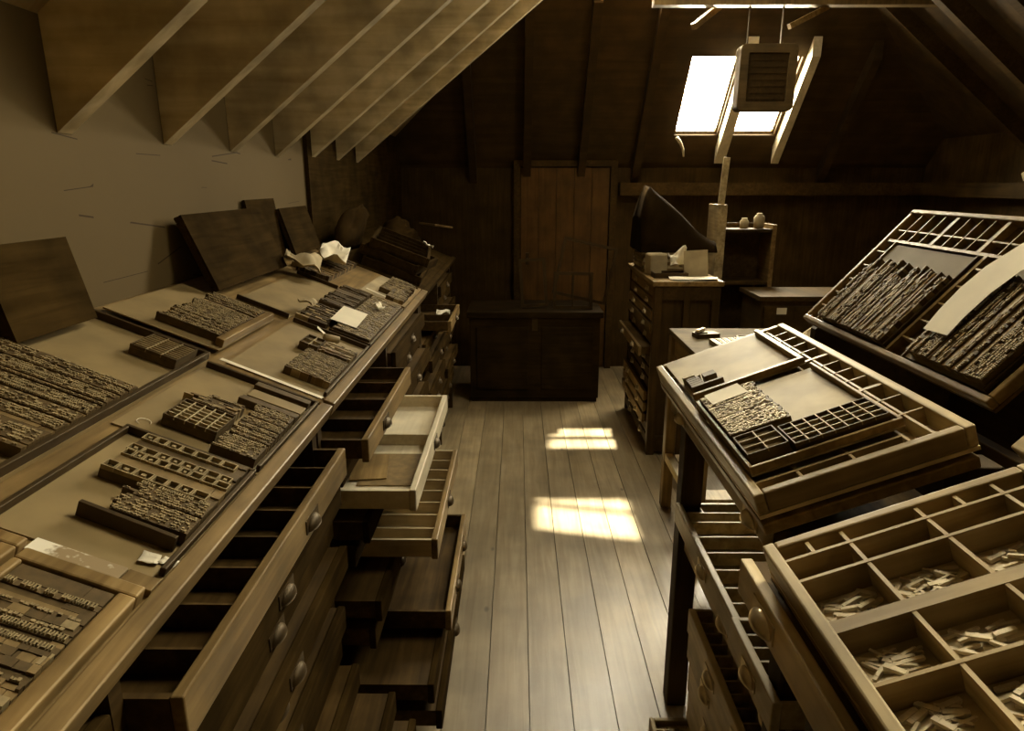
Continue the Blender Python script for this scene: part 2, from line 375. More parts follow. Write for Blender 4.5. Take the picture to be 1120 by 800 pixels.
# windows: glazed frames set in the hip openings, plus unseen roof lights added for the light
for i, (a, b, HY0, HY1) in enumerate(HO + [HU]):
    w = bpy.data.objects.new('window_%d' % (i + 1), None); C.objects.link(w); w['kind'] = 'structure'
    n = Vector((0, HT, 1)).normalized()
    w.location = ((a + b) / 2, HY1, hz(HY1))
    W, ang = (b - a), math.atan(HT); Lh = (HY1 - HY0) / math.cos(ang)
    w.rotation_euler = (-ang, 0, 0)                      # local y runs down the slope, z = normal
    fr = MB(); fw = .014
    fr.box(-W / 2, -W / 2 + fw, -Lh, 0, .03, .07); fr.box(W / 2 - fw, W / 2, -Lh, 0, .03, .07)
    fr.box(-W / 2 + fw, W / 2 - fw, -Lh, -Lh + fw, .03, .07); fr.box(-W / 2 + fw, W / 2 - fw, -fw, 0, .03, .07)
    if i == 2: fr.box(-W / 2 + fw, W / 2 - fw, -Lh * .5 - .022, -Lh * .5 + .022, .03, .07)
    part('window_frame', fr, 'frame', w)
    part('pane', MB().box(-W / 2 + fw, W / 2 - fw, -Lh + fw, -fw, .048, .052), 'glass', w)
def rooflight(name, x0, y0, z0, ang, lx, ly):
    w = bpy.data.objects.new(name, None); C.objects.link(w); w['kind'] = 'structure'
    w.location = (x0, y0, z0); w.rotation_euler = (0, ang, 0)
    fr = MB().box(0, .04, 0, ly, .01, .05).box(lx - .04, lx, 0, ly, .01, .05).box(.04, lx - .04, 0, .04, .01, .05).box(.04, lx - .04, ly - .04, ly, .01, .05).box(.04, lx - .04, ly / 2 - .015, ly / 2 + .015, .01, .05)
    part('window_frame', fr, 'frame', w)
    part('pane', MB().box(.04, lx - .04, .04, ly - .04, .028, .032), 'glass', w)
CP = math.cos(math.atan(PIT))
rooflight('window_4', QX0, QY0, zright(QX0), math.atan(PIT), (QX1 - QX0) / CP, QY1 - QY0)  # unseen roof light, added to brighten the near case and left rafters

# door in the end wall: ledged plank door
d1 = bpy.data.objects.new('door_1', None); C.objects.link(d1); d1['kind'] = 'structure'; d1.location = (.40, 5.9, 0)
M['doorwood'] = wood('reddish_door_wood', (.07, .033, .008), (.10, .05, .014), .6, 'z')
mb = MB()
for i in range(5): mb.box(-.37 + .148 * i + .002, -.37 + .148 * (i + 1) - .002, -.05, -.02, .01, 1.72)
part('planks', mb, 'doorwood', d1)
part('door_frame', MB().box(-.43, -.375, -.07, -.001, 0, 1.78).box(.375, .43, -.07, -.001, 0, 1.78).box(-.375, .375, -.07, -.001, 1.73, 1.78), 'dark', d1)
part('latch', MB().box(-.33, -.30, -.065, -.05, .92, 1.02).tube([(-.315, -.06, .97), (-.315, -.09, .97), (-.26, -.09, .97)], .007), 'iron', d1)

# ------------------------------------------------------------------ drawers
def drawer(parent, xf, y0, y1, zt, sx, h=.06, depth=.36, wood_='frame', box_='caseb', cross=(), longs=(), pull=None, open_=True, fh=None):
    """front on plane x=xf facing sx; drawer > front, divider..., handle"""
    ox, oy, oz = parent.location
    a, b = xf - sx * .018, xf - sx * depth
    tr = MB()
    X = lambda v: v - ox
    if open_:
        tr.box(X(a), X(b), y0 - oy, y1 - oy, zt - h - oz, zt - h + .008 - oz)
        tr.box(X(a), X(b), y0 - oy, y0 + .010 - oy, zt - h + .008 - oz, zt - .002 - oz)
        tr.box(X(a), X(b), y1 - .010 - oy, y1 - oy, zt - h + .008 - oz, zt - .002 - oz)
        tr.box(X(b), X(b + sx * .010), y0 + .010 - oy, y1 - .010 - oy, zt - h + .008 - oz, zt - .002 - oz)
    else:
        tr.box(X(a), X(b), y0 + .004 - oy, y1 - .004 - oy, zt - h - oz, zt - .004 - oz)
    d = part('drawer', tr, box_, parent)
    fh = fh or h + .008
    part('front', MB().box(X(a), X(xf), y0 - oy, y1 - oy, zt - fh - oz, zt - oz), wood_, d, .003)
    ia, ib = xf - sx * .018, b + sx * .010
    for c in cross:
        part('divider', MB().box(X(ia), X(ib), c - .0025 - oy, c + .0025 - oy, zt - h + .008 - oz, zt - .008 - oz), box_, d)
    ys = [y0 + .01] + sorted(cross) + [y1 - .01]
    for lx, ya, yb in longs:
        part('divider', MB().box(X(xf - sx * lx) - .002, X(xf - sx * lx) + .002, ya + .003 - oy, yb - .003 - oy, zt - h + .008 - oz, zt - .009 - oz), box_, d)
    for p in (pull or []):
        part('handle', MB().cup((X(xf + sx * .002), p - oy, zt - fh * .72 - oz), sx, .062, .022, .014), 'iron' if sx > 0 else 'brass', d)
    return d

def rack_body(t, x_front, x_back, y0, y1, zf, zb, mats, mids=(), endw=.03, foot=0):
    """carcass of a composing frame: two end panels, partitions, back panel; world coords"""
    o = t.location
    def end(a, b, nm):
        part(nm, MB().prism([(x_front - o[0], foot), (x_back - o[0], foot), (x_back - o[0], zb), (x_front - o[0], zf)], a - o[1], b - o[1]), mats, t)
    end(y0, y0 + endw, 'end_panel'); end(y1 - endw, y1, 'end_panel')
    for m in mids: end(m - .012, m + .012, 'partition')
    part('back_panel', MB().box(x_back - o[0], x_back - o[0] + math.copysign(.015, x_front - x_back) , y0 + endw - o[1], y1 - endw - o[1], foot + .02, zb - .03), 'dark', t)

def desk_board(t, sl, v0, v1, y0, y1, h0, h1, mat, name='top_board', **kw):
    mt = t.matrix_world.inverted() @ sl((v0 + v1) / 2, (y0 + y1) / 2, 0, **kw)
    hv, hy = (v1 - v0) / 2, (y1 - y0) / 2
    o = part(name, MB().box(-hv, hv, -hy, hy, h0, h1), mat, t, .003); o.matrix_basis = mt
    return o

bpy.context.view_layer.update()
# ---- left composing frames
def left_frame(label, y0, y1, cols, v_top=.595, tw='frame'):
    t = thing('type_rack', label, 'workbench', (-.70, (y0 + y1) / 2, 0), 'composing frames along the plastered wall')
    bpy.context.view_layer.update()
    desk_board(t, slopeL, .012, v_top, y0, y1, -.028, -.006, tw)
    desk_board(t, slopeL, -.016, .012, y0, y1, -.032, .004, tw, 'front_rail')
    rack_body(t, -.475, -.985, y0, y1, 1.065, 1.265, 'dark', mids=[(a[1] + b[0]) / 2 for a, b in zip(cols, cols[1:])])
    return t
tL1 = left_frame('dark wooden composing frame nearest on the left, sloped top loaded with galleys', -.14, 1.495, [(-.10, .655), (.68, 1.48)])
tL2 = left_frame('dark wooden composing frame along the left wall with the pale drawer pulled out', 1.51, 3.225, [(1.55, 2.36), (2.40, 3.20)])
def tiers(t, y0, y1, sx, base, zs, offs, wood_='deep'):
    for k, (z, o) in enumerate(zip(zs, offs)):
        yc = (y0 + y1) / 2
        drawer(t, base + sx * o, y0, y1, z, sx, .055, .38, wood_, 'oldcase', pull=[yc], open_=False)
drawer(tL1, -.402, .68, 1.478, 1.0, 1, .055, .36, 'frame', 'oldcase', cross=[.68 + .1 * k for k in range(1, 8)], pull=[1.2], fh=.068)  # dark box wood paints in the shade under the bench
tiers(tL1, .68, 1.478, 1, -.475, [.915 - .085 * k for k in range(9)], [.055, .03, .06, .02, .045, .03, .07, .16, .21])
tiers(tL1, -.10, .655, 1, -.475, [1.0 - .085 * k for k in range(10)], [.0, .01, 0, .02, .0, .01, .0, .01, 0, 0])
drawer(tL2, -.360, 1.50 + .03, 2.20, 1.0, 1, .05, .34, 'frame', 'oldcase', cross=[1.7, 1.87, 2.04], pull=[1.75], fh=.06)
dp = drawer(tL2, -.255, 1.565, 2.362, .85, 1, .052, .37, 'pale', 'pale', cross=[1.98], pull=[1.98], fh=.06)
drawer(tL2, -.222, 1.70, 2.362, .635, 1, .055, .37, 'frame', 'caseb', cross=[1.78 + .083 * k for k in range(0, 7)], pull=[2.02])
drawer(tL2, -.195, 1.75, 2.362, .37, 1, .06, .37, 'frame', 'oldcase', pull=[2.2, 1.95])
tiers(tL2, 1.55, 2.362, 1, -.475, [.925, .77, .70, .54, .455, .28, .195], [.04, .1, .06, .12, .1, .25, .27])
tiers(tL2, 2.40, 3.19, 1, -.475, [1.0 - .085 * k for k in range(10)], [.03, .01, .05, .0, .04, .0, .06, .02, .03, .0])
tL3 = left_frame('dark composing frame furthest along the left, buried under stacked cases', 3.24, 4.75, [(3.28, 3.98), (4.02, 4.72)], tw='deep')
drawer(tL3, -.345, 3.47, 3.99, .90, 1, .05, .30, 'frame', 'oldcase', cross=[3.7], pull=[3.75])
tiers(tL3, 3.28, 3.98, 1, -.475, [.82 - .085 * k for k in range(8)], [.02, .05, .0, .04, .03, .0, .05, .0])
tiers(tL3, 4.02, 4.71, 1, -.475, [1.0 - .085 * k for k in range(10)], [.02, .0, .04, .0, .03, .0, .05, .0, .02, 0])
# card lying in the pale drawer
solo('cardboard_sheet', MB().box(-.075, .075, -.12, .10, 0, .003), 'furn', 'brown card lying on the floor of the pulled out pale drawer', 'card', Matrix.Translation((-.36, 1.80, .8068)))
solo('cardboard_sheet', MB().box(-.05, .05, -.09, .08, 0, .003), 'frame', 'smaller dark card overlapping the brown card in the pale drawer', 'card', Matrix.Translation((-.42, 1.80, .8105)) @ Matrix.Rotation(.12, 4, 'Z'))

# ------------------------------------------------------------------ galleys, formes
def galley(label, mt, Lx, Ly, rims=('-y', '+y', '+x'), plate='plate', rimm='iron', rh=.017, rw=.007, th=.003, group=None):
    t = thing('galley', label, 'tray', mt, group)
    part('plate', MB().box(-Lx / 2, Lx / 2, -Ly / 2, Ly / 2, 0, th), plate, t)
    for r in rims:
        m_ = MB()
        if r == '-y': m_.box(-Lx / 2, Lx / 2, -Ly / 2, -Ly / 2 + rw, th, rh)
        if r == '+y': m_.box(-Lx / 2, Lx / 2, Ly / 2 - rw, Ly / 2, th, rh)
        if r == '+x': m_.box(Lx / 2 - rw, Lx / 2, -Ly / 2 + rw, Ly / 2 - rw, th, rh)
        if r == '-x': m_.box(-Lx / 2, -Lx / 2 + rw, -Ly / 2 + rw, Ly / 2 - rw, th, rh)
        part('rim', m_, rimm, t, .0015)
    return t

def line_mesh(rng, Lx, w, style, x0=None):
    """one line of a forme along x, centred on y=0; slots: 0 shoulder, 1 face, 2 furniture"""
    m_ = MB(); a, b = (-Lx / 2, Lx / 2) if x0 is None else x0
    if style == 'text':
        h = .0205; m_.box(a, b, -w / 2, w / 2, 0, h, 0)
        x = a + .001
        while x < b - .003:
            lw = rng.uniform(.35, .9) * min(w, .008)
            if rng.random() < .16: x += rng.uniform(.6, 1.6) * w; continue
            if x + lw > b - .001: break
            f0, f1 = sorted((rng.uniform(-.42, -.1), rng.uniform(.15, .42)))
            m_.box(x, x + lw * .8, f0 * w, f1 * w, h, h + rng.uniform(.0018, .003), 1); x += lw * 1.05
    elif style == 'bold':
        h = .019; m_.box(a, b, -w / 2, w / 2, 0, h, 0); x = a + .002
        while x < b - .006:
            lw = rng.uniform(.5, .8) * w
            if x + lw > b - .001: break
            if rng.random() < .85:
                m_.box(x, x + lw * .28, -.38 * w, .38 * w, h, h + .004, 1); m_.box(x + lw * .6, x + lw * .85, -.38 * w, .38 * w, h, h + .004, 1)
                q = rng.choice((-.38, -.05, .22)); m_.box(x + lw * .28, x + lw * .6, q * w, (q + .16) * w, h, h + .004, 1)
            x += lw * 1.12
    elif style == 'furn':
        x = a
        while x < b - .004:
            lw = min(b - x, rng.uniform(.25, 1) * (b - a))
            h = rng.uniform(.0165, .0195); m_.box(x, x + lw - .0006, -w / 2, w / 2, 0, h, 2 if rng.random() < .5 else 0); x += lw
    elif style == 'quad':
        x = a
        while x < b - .002:
            lw = min(b - x, rng.uniform(.004, .022)); h = rng.uniform(.0185, .0225)
            m_.box(x, x + lw - .0005, -w / 2, w / 2, 0, h, rng.choice((0, 0, 1, 2))); x += lw
    elif style == 'boxes':
        x = a; h = .015; m_.box(a, b, -w / 2, w / 2, 0, h, 0)
        while x < b - w * .6:
            lw = w * rng.uniform(.85, 1.25)
            if x + lw > b: break
            e = w * .10
            m_.box(x, x + lw - .001, -w / 2, -w / 2 + e, h, .0225, 1); m_.box(x, x + lw - .001, w / 2 - e, w / 2, h, .0225, 1)
            m_.box(x, x + e, -w / 2 + e, w / 2 - e, h, .0225, 1); m_.box(x + lw - .001 - e, x + lw - .001, -w / 2 + e, w / 2 - e, h, .0225, 1)
            if rng.random() < .5: m_.box(x + lw * .35, x + lw * .6, -w * .15, w * .15, h, .022, 1)
            x += lw
    elif style == 'rule':
        m_.box(a, b, -w / 2, w / 2, 0, .0225, 1)
    return m_

def forme(label, mt, Lx, Ly, seed, mix='text', wr=(.005, .009), ragged=0, anchor='+x', mats=('lead', 'lead2', 'furn'), group=None, name='type_forme', maxrows=48):
    rng = random.Random(seed); t = thing(name, label, 'type forme', mt, group)
    y = -Ly / 2; n = 0
    pal = {'text': ['text'] * 6 + ['furn'] * 2 + ['bold'], 'mixed': ['text'] * 3 + ['furn'] * 3 + ['quad'] * 2 + ['bold'] * 2,
           'furn': ['furn'] * 3 + ['quad'] * 2 + ['rule'], 'quad': ['quad'] * 4 + ['text'] * 2 + ['furn'], 'boxes': ['boxes'] * 3 + ['furn'] * 2, 'dense': ['text'] * 9 + ['quad']}[mix]
    while y < Ly / 2 - wr[0] * .6 and n < maxrows:
        st = rng.choice(pal); w = rng.uniform(*wr)
        if st == 'boxes': w = max(w, .019) if Ly > .05 else w
        if st == 'bold': w = max(w, .010)
        if st == 'rule': w = .0025
        w = min(w, Ly / 2 - y)
        cut = rng.uniform(0, ragged) * Lx
        a, b = -Lx / 2, Lx / 2
        if anchor == '+x': a += cut
        else: b -= cut
        part('type_line', line_mesh(rng, Lx, w - .0004, st, (a, b)), mats, t, loc=(0, y + w / 2, 0)); y += w; n += 1
    return t

def table_forme(label, mt, Lx, Ly, nx, ny, mats=('lead', 'lead3'), h=.0235):
    t = thing('table_forme', label, 'type forme', mt)
    part('type_block', MB().box(-Lx / 2, Lx / 2, -Ly / 2, Ly / 2, 0, h - .007), mats[0], t, .001)
    rw = .0022
    for i in range(nx + 1):
        x = -Lx / 2 + (Lx - rw) * i / nx
        part('rule', MB().box(x, x + rw, -Ly / 2, Ly / 2, h - .007, h), mats[1] if 0 < i < nx else 'lead', t)
    for j in range(ny + 1):
        y = -Ly / 2 + (Ly - rw) * j / ny
        m_ = MB()
        for i in range(nx):
            x = -Lx / 2 + (Lx - rw) * i / nx
            m_.box(x + rw, x + (Lx - rw) / nx, y, y + rw, h - .007, h - .0002)
        part('cross_rule', m_, mats[1] if 0 < j < ny else 'lead', t)
    return t

def GL(v0, v1, y0, y1, h=0, r=0): return slopeL((v0 + v1) / 2, (y0 + y1) / 2, h, r), v1 - v0, y1 - y0
TP = -.0054                                     # top face of the desk boards
# frame 1, front row (near to far)
mt, a, b = GL(.016, .165, .395, .727, TP)
g = thing('chase', 'wooden framed chase of set type at the near left corner of the bench', 'chase', mt)
for nm, q in (('side_rail', (-a / 2, a / 2, b / 2 - .022, b / 2)), ('side_rail', (-a / 2, a / 2, -b / 2, -b / 2 + .022)), ('side_rail', (a / 2 - .022, a / 2, -b / 2 + .022, b / 2 - .022)), ('side_rail', (-a / 2, -a / 2 + .012, -b / 2 + .022, b / 2 - .022))):
    part(nm, MB().box(*q, 0, .022), 'frame', g, .003)
mt, a, b = GL(.040, .151, .419, .703, TP)
f = forme('big set forme of poster lines inside the near wooden chase', mt, a, b - .028, 11, 'mixed', (.006, .012))
f.matrix_world = mt @ Matrix.Translation((0, -.013, 0))
mt2 = mt @ Matrix.Translation((0, b / 2 - .014, 0))
forme('row of boxed ornaments and a word at the head of the near chase', mt2, a, .024, 5, 'boxes', (.024, .024))
mt, a, b = GL(.172, .285, .42, .742, TP)
g = thing('chase', 'second wooden chase cut by the left picture edge, behind the near chase', 'chase', mt)
for q in ((-a / 2, a / 2, b / 2 - .02, b / 2), (-a / 2, a / 2, -b / 2, -b / 2 + .02), (a / 2 - .02, a / 2, -b / 2 + .02, b / 2 - .02), (-a / 2, -a / 2 + .02, -b / 2 + .02, b / 2 - .02)):
    part('side_rail', MB().box(*q, 0, .022), 'frame', g, .003)
forme('set forme inside the second chase at the left picture edge', mt, a - .045, b - .045, 12, 'mixed')
mt, a, b = GL(.055, .172, .734, .760, TP)
solo('wooden_lath', MB().box(-a / 2, a / 2, -b / 2, b / 2, 0, .012), 'whitewash', 'flat lath with a chipped white painted end beside the near chase', 'lath', mt, bv=.001)
mt, a, b = GL(.012, .053, .734, .760, TP)
solo('wooden_lath', MB().box(-a / 2, a / 2, -b / 2, b / 2, 0, .012), 'frame', 'short bare lath end touching the bench front rail', 'lath', mt, bv=.001)
mt, a, b = GL(.0145, .245, .766, 1.090, TP)
galley('grey metal galley with paper scraps, nearest full galley on the left', mt, a, b, ('+x', '+y', '-x'), rw=.008)
mt, a, b = GL(.025, .205, .935, 1.079, TP + .0036)
forme('dark forme of boxed ornaments set in rows on the near galley', mt, a, b, 21, 'boxes', (.019, .026), .06)
mt, a, b = GL(.024, .150, .846, .934, TP + .0036)
forme('stepped text forme below the boxed ornaments on the near galley', mt, a, b, 22, 'text', (.005, .008), .22)
mt, a, b = GL(.030, .170, .830, .838, TP + .0036)
solo('steel_lockup_bar', MB().box(-a / 2, a / 2, -.004, .004, 0, .023), 'iron', 'black lock-up bar standing on edge below the text forme, near galley', 'bar', mt @ Matrix.Rotation(-.05, 4, 'Z'), bv=.001)
mt, a, b = GL(.0135, .275, 1.098, 1.470, TP)
galley('grey metal galley with rimmed head at the far end of the nearest frame', mt, a, b, ('+x', '+y'))
mt, a, b = GL(.115, .215, 1.148, 1.235, TP + .0036)
table_forme('small table forme of white rules around empty boxes on the far galley', mt, a, b, 5, 6)
mt, a, b = GL(.026, .108, 1.108, 1.325, TP + .0036)
forme('text forme beside the ruled table on the far galley', mt, a, b, 23, 'text', (.005, .009), .1)
mt, a, b = GL(.120, .245, 1.245, 1.295, TP + .0036)
forme('ragged short lines of type above the ruled table', mt, a, b, 24, 'quad', (.005, .008), .5)
mt, a, b = GL(.026, .150, 1.335, 1.365, TP + .0036)
solo('furniture_bar', MB().box(-a / 2, a / 2, -b / 2, -.003, 0, .018).box(-a / 2, a / 2, -.002, b / 2, 0, .014), 'lead', 'dark spacing bar across the far galley head', 'bar', mt, bv=.001)
mt, a, b = GL(.026, .145, 1.372, 1.412, TP + .0036)
solo('furniture_bar', MB().box(-a / 2, a / 2, -b / 2, b / 2, 0, .013), 'plate', 'broad pale metal bar below the far galley rim', 'bar', mt, bv=.001)
mt, a, b = GL(.026, .150, 1.425, 1.448, TP + .0036)
solo('furniture_bar', MB().box(-a / 2, a / 2, -b / 2, b / 2, 0, .018), 'lead', 'dark narrow bar against the far galley rim', 'bar', mt, bv=.001)
# frame 1, back row: raised tray
mt, a, b = GL(.285, .585, .78, 1.50, TP)
galley('long rimmed tray holding the largest text forme, back row on the left', mt, a, b, ('+x', '+y'), rh=.026, th=.008, rw=.009)
mt, a, b = GL(.296, .575, .90, 1.215, TP + .0087)
forme('largest forme of long text lines, at the left picture edge', mt, a, b, 31, 'text', (.005, .010), .02)
mt, a, b = GL(.305, .405, 1.375, 1.475, TP + .0087)
table_forme('small block forme alone at the far end of the long tray', mt, a, b, 3, 9, ('lead', 'lead2'))
# frame 2
mt, a, b = GL(.290, .570, 1.56, 1.945, TP + .010)
galley('galley tilted over the tray edge with a text forme, back row centre', mt, a, b, ('+x',), rh=.024, rw=.02, rimm='frame')
mt, a, b = GL(.312, .470, 1.60, 1.925, TP + .0137)
forme('text forme lying on the tilted back row galley', mt, a, b, 32, 'text', (.006, .010), .12)
mt, a, b = GL(.0135, .255, 1.53, 2.02, TP)
galley('empty looking grey galley with a white strip along its near edge', mt, a, b, ('+x', '+y'))
mt, a, b = GL(.022, .140, 1.59, 1.775, TP + .0036)
forme('close set text forme at the front corner behind the white strip', mt, a, b, 33, 'dense', (.005, .008), .03)
mt, a, b = GL(.118, .170, 1.80, 1.885, TP + .0036)
table_forme('small open ruled box forme beside the close set text', mt, a, b, 2, 2)
mt, a, b = GL(.024, .115, 1.80, 1.90, TP + .0036)
forme('dark low forme between the ruled box and the bench rail', mt, a, b, 34, 'furn', (.006, .012))
mt, a, b = GL(.0135, .150, 2.04, 2.665, TP)
galley('long galley of dense text under the square paper', mt, a, b, ('+x', '+y', '-y'))
mt, a, b = GL(.022, .142, 2.05, 2.655, TP + .0036)
forme('long dense text forme lying under the square white paper', mt, a, b, 35, 'dense', (.011, .017), .02)
mt, a, b = GL(.0135, .215, 2.69, 3.19, TP)
galley('pale galley at the far end of the frame with the pulled out pale drawer', mt, a, b, ('+x', '-y'), plate='plate2', rimm='frame', rw=.014)
mt, a, b = GL(.03, .155, 2.85, 3.16, TP + .0036)
forme('text forme on the pale far galley', mt, a, b, 36, 'text', (.010, .016), .3, '-x')
mt, a, b = GL(.03, .105, 2.74, 2.84, TP + .0036)
forme('small text block at the near edge of the pale far galley', mt, a, b, 37, 'dense', (.009, .014))
mt, a, b = GL(.155, .268, 2.30, 2.68, TP)
forme('dark broad forme left of the long text galley', mt, a, b, 38, 'furn', (.012, .02), .1, mats=('iron', 'lead', 'lead'))
mt, a, b = GL(.165, .265, 2.06, 2.26, TP)
forme('dark block of bars left of the square white paper', mt, a, b, 39, 'furn', (.010, .016), .15, mats=('iron', 'lead', 'lead2'))
mt, a, b = GL(.275, .44, 2.03, 2.62, TP)
galley('bare grey galley in the back row below the leaning cases', mt, a, b, ('-y', '+y'))
mt, a, b = GL(.33, .50, 2.68, 3.16, TP)
forme('dark heap of bars below the far leaning cases', mt, a, b, 40, 'furn', (.014, .024), .4, mats=('iron', 'lead', 'furn'))

# cases leaning on the plastered wall
def case(name, label, mt, Lx, Ly, H, ydiv=(), xdiv=(), wood_='case', bott='caseb', rail=.016, group=None, divw=.005, cat='type case', thick=()):
    """open tray, local z up, top of rails at z=0; ydiv: (y, x0, x1); xdiv: (x, y0, y1)"""
    t = thing(name, label, cat, mt, group)
    part('bottom', MB().box(-Lx / 2, Lx / 2, -Ly / 2, Ly / 2, -H, -H + .007), bott, t)
    for s in (-1, 1):
        part('side_rail', MB().box(s * Lx / 2, s * (Lx / 2 - rail), -Ly / 2, Ly / 2, -H + .007, 0), wood_, t, .003)
        part('end_rail', MB().box(-Lx / 2 + rail, Lx / 2 - rail, s * Ly / 2, s * (Ly / 2 - rail), -H + .007, -.0005), 'casex' if wood_ == 'case' else wood_, t, .003)
    for q in ydiv:
        y, x0, x1 = q[:3]; w = q[3] if len(q) > 3 else divw
        part('divider', MB().box(x0, x1, y - w / 2, y + w / 2, -H + .007, -.004), 'casex' if wood_ == 'case' else wood_, t)
    for q in xdiv:
        x, y0, y1 = q[:3]; w = q[3] if len(q) > 3 else divw
        part('divider', MB().box(x - w / 2, x + w / 2, y0, y1, -H + .007, -.005), wood_, t)
    return t
def lean(y, xb, zb, xt, zt):
    """matrix for a tray leaning on the left wall: local x from bottom edge up, z towards the room"""
    up = Vector((xt - xb, 0, zt - zb)); L = up.length; up.normalize(); yy = Vector((0, 1, 0)); n = up.cross(yy)
    if n.x < 0: n = -n; yy = -yy
    c = Vector(((xb + xt) / 2, y, (zb + zt) / 2))
    return Matrix(((up.x, yy.x, n.x, c.x), (up.y, yy.y, n.y, c.y), (up.z, yy.z, n.z, c.z), (0, 0, 0, 1))), L
mt, L_ = lean(1.322, -.915, 1.316, -.955, 1.490)
case('type_case', 'dark upturned type case leaning on the wall at the left picture edge', mt @ Matrix.Translation((0, 0, -.03)) @ Matrix.Rotation(math.pi, 4, 'X'), L_, .245, .03, wood_='deep', bott='deep')
mt, L_ = lean(2.255, -.868, 1.297, -.955, 1.512)
case('type_case', 'dark type case leaning on the wall, largest and nearest of the leaning group', mt @ Matrix.Translation((0, 0, -.025)) @ Matrix.Rotation(math.pi, 4, 'X'), L_, .60, .025, wood_='deep', bott='deep')
mt, L_ = lean(2.652, -.948, 1.312, -.984, 1.540)
case('type_case', 'dark case rising highest in the middle of the leaning group', mt @ Matrix.Translation((0, 0, -.012)) @ Matrix.Rotation(math.pi, 4, 'X'), L_, .30, .012, wood_='deep', bott='deep', rail=.01)
mt, L_ = lean(2.97, -.905, 1.312, -.962, 1.500)
case('type_case', 'dark case at the far end of the leaning group by the wall corner', mt @ Matrix.Translation((0, 0, -.02)) @ Matrix.Rotation(math.pi, 4, 'X'), L_, .36, .02, wood_='deep', bott='deep')

# ---- paper and scraps
def sheet(pts, nx=8, ny=8, crumple=0, curl=0, seed=0):
    """quad of 4 local points, subdivided and crumpled, solid"""
    m_ = MB(); P = [Vector(p) for p in pts]
    top = []
    for j in range(ny + 1):
        for i in range(nx + 1):
            u, v = i / nx, j / ny
            p = (P[0] * (1 - u) + P[1] * u) * (1 - v) + (P[3] * (1 - u) + P[2] * u) * v
            n = noise.noise(Vector((u * 2.3 + seed, v * 2.3, seed * .7)))
            p = p + Vector((0, 0, max(0, crumple * (n + .45) + curl * (2 * v - 1) ** 2)))
            top.append(p)
    b = len(m_.v); m_.v += [tuple(p) for p in top] + [tuple(p - Vector((0, 0, .0006))) for p in top]; o = len(top); w = nx + 1
    for j in range(ny):
        for i in range(nx):
            q = [b + j * w + i, b + j * w + i + 1, b + (j + 1) * w + i + 1, b + (j + 1) * w + i]
            m_.face(q, 0, crumple > 0); m_.face([k + o for k in q[::-1]], 0, crumple > 0)
    for i in range(nx):
        m_.face([b + i + 1, b + i, b + i + o, b + i + 1 + o]); k = b + ny * w + i; m_.face([k, k + 1, k + 1 + o, k + o])
    for j in range(ny):
        k = b + j * w; m_.face([k, k + w, k + w + o, k + o]); k += nx; m_.face([k + w, k, k + o, k + w + o])
    return m_
def Lpts(pts, v, y): return [(v - a, b - y, 0) for a, b in pts]      # (v,Y) -> local x,y of slopeL(v,y)
solo('paper_sheet', sheet([(-.042, -.108, 0), (.042, -.104, 0), (.044, .108, 0), (-.042, .104, 0)], 6, 6), 'paper', 'square white paper lying on the long text forme', 'paper', slopeL(.130, 2.21, TP + .030, .05))
solo('paper_strip', sheet([(-.125, -.007, 0), (.125, -.007, 0), (.125, .007, 0), (-.125, .007, 0)], 10, 2, .0, .0), 'paper', 'narrow white paper strip lying between the two frames on the left', 'paper', slopeL(.140, 1.513, TP + .013, -.03))
solo('paper_scrap', sheet([(-.013, -.011, 0), (.012, -.012, 0), (.014, .008, 0), (-.009, .012, 0)], 4, 4, .004, .002, 3), 'paper', 'larger torn paper scrap on the near galley', 'paper', slopeL(.047, .797, TP + .004, .3))
solo('paper_scrap', sheet([(-.010, -.008, 0), (.010, -.008, 0), (.011, .009, 0), (-.010, .007, 0)], 4, 4, .003, .001, 4), 'paper', 'smaller torn paper scrap by the near galley front rim', 'paper', slopeL(.024, .803, TP + .004, -.2))
solo('paper_card', sheet([(-.022, -.012, 0), (.022, -.012, 0), (.022, .012, 0), (-.022, .012, 0)], 3, 2, 0, .002), 'paper', 'small upright white card left of the square paper', 'paper', slopeL(.150, 1.965, TP + .02, .3) @ Matrix.Rotation(.5, 4, 'Y'))
solo('paper_scrap', sheet([(-.02, -.02, 0), (.02, -.02, 0), (.02, .02, 0), (-.02, .02, 0)], 5, 5, .02, .004, 8), 'paper', 'crumpled white scrap just beyond the square paper', 'paper', slopeL(.082, 2.45, TP + .030))
solo('paper_scrap', sheet([(-.025, -.03, 0), (.02, -.03, 0), (.025, .03, 0), (-.02, .03, 0)], 5, 5, .02, .004, 9), 'papergrey', 'greyish rolled scrap at the end of the bare back row galley', 'paper', slopeL(.265, 2.16, TP + .026))
solo('paper_roll', MB().tube([(-.02, -.012, .012), (.0, 0, .012), (.02, .010, .012)], .011, 10), 'papergrey', 'small grey roll beside the small white card', 'paper', slopeL(.118, 1.955, TP + .0036))
solo('paper_sheet', sheet([(-.07, -.09, 0), (.07, -.09, 0), (.07, .09, 0), (-.07, .09, 0)], 8, 8, .05, .02, 14), 'papergrey', 'curled pale paper below the far leaning cases, left one', 'paper', slopeL(.43, 2.62, TP + .028, .3))
solo('paper_sheet', sheet([(-.06, -.13, 0), (.06, -.13, 0), (.06, .13, 0), (-.06, .13, 0)], 8, 8, .05, .03, 17), 'paper', 'curled pale paper below the far leaning cases, right one', 'paper', slopeL(.40, 2.95, TP + .03, .2))
solo('paper_strip', sheet([(-.055, -.006, 0), (.055, -.006, 0), (.055, .006, 0), (-.055, .006, 0)], 6, 2), 'paper', 'thin white slip across the near part of the pale far galley', 'paper', slopeL(.145, 2.79, TP + .008, -.2))
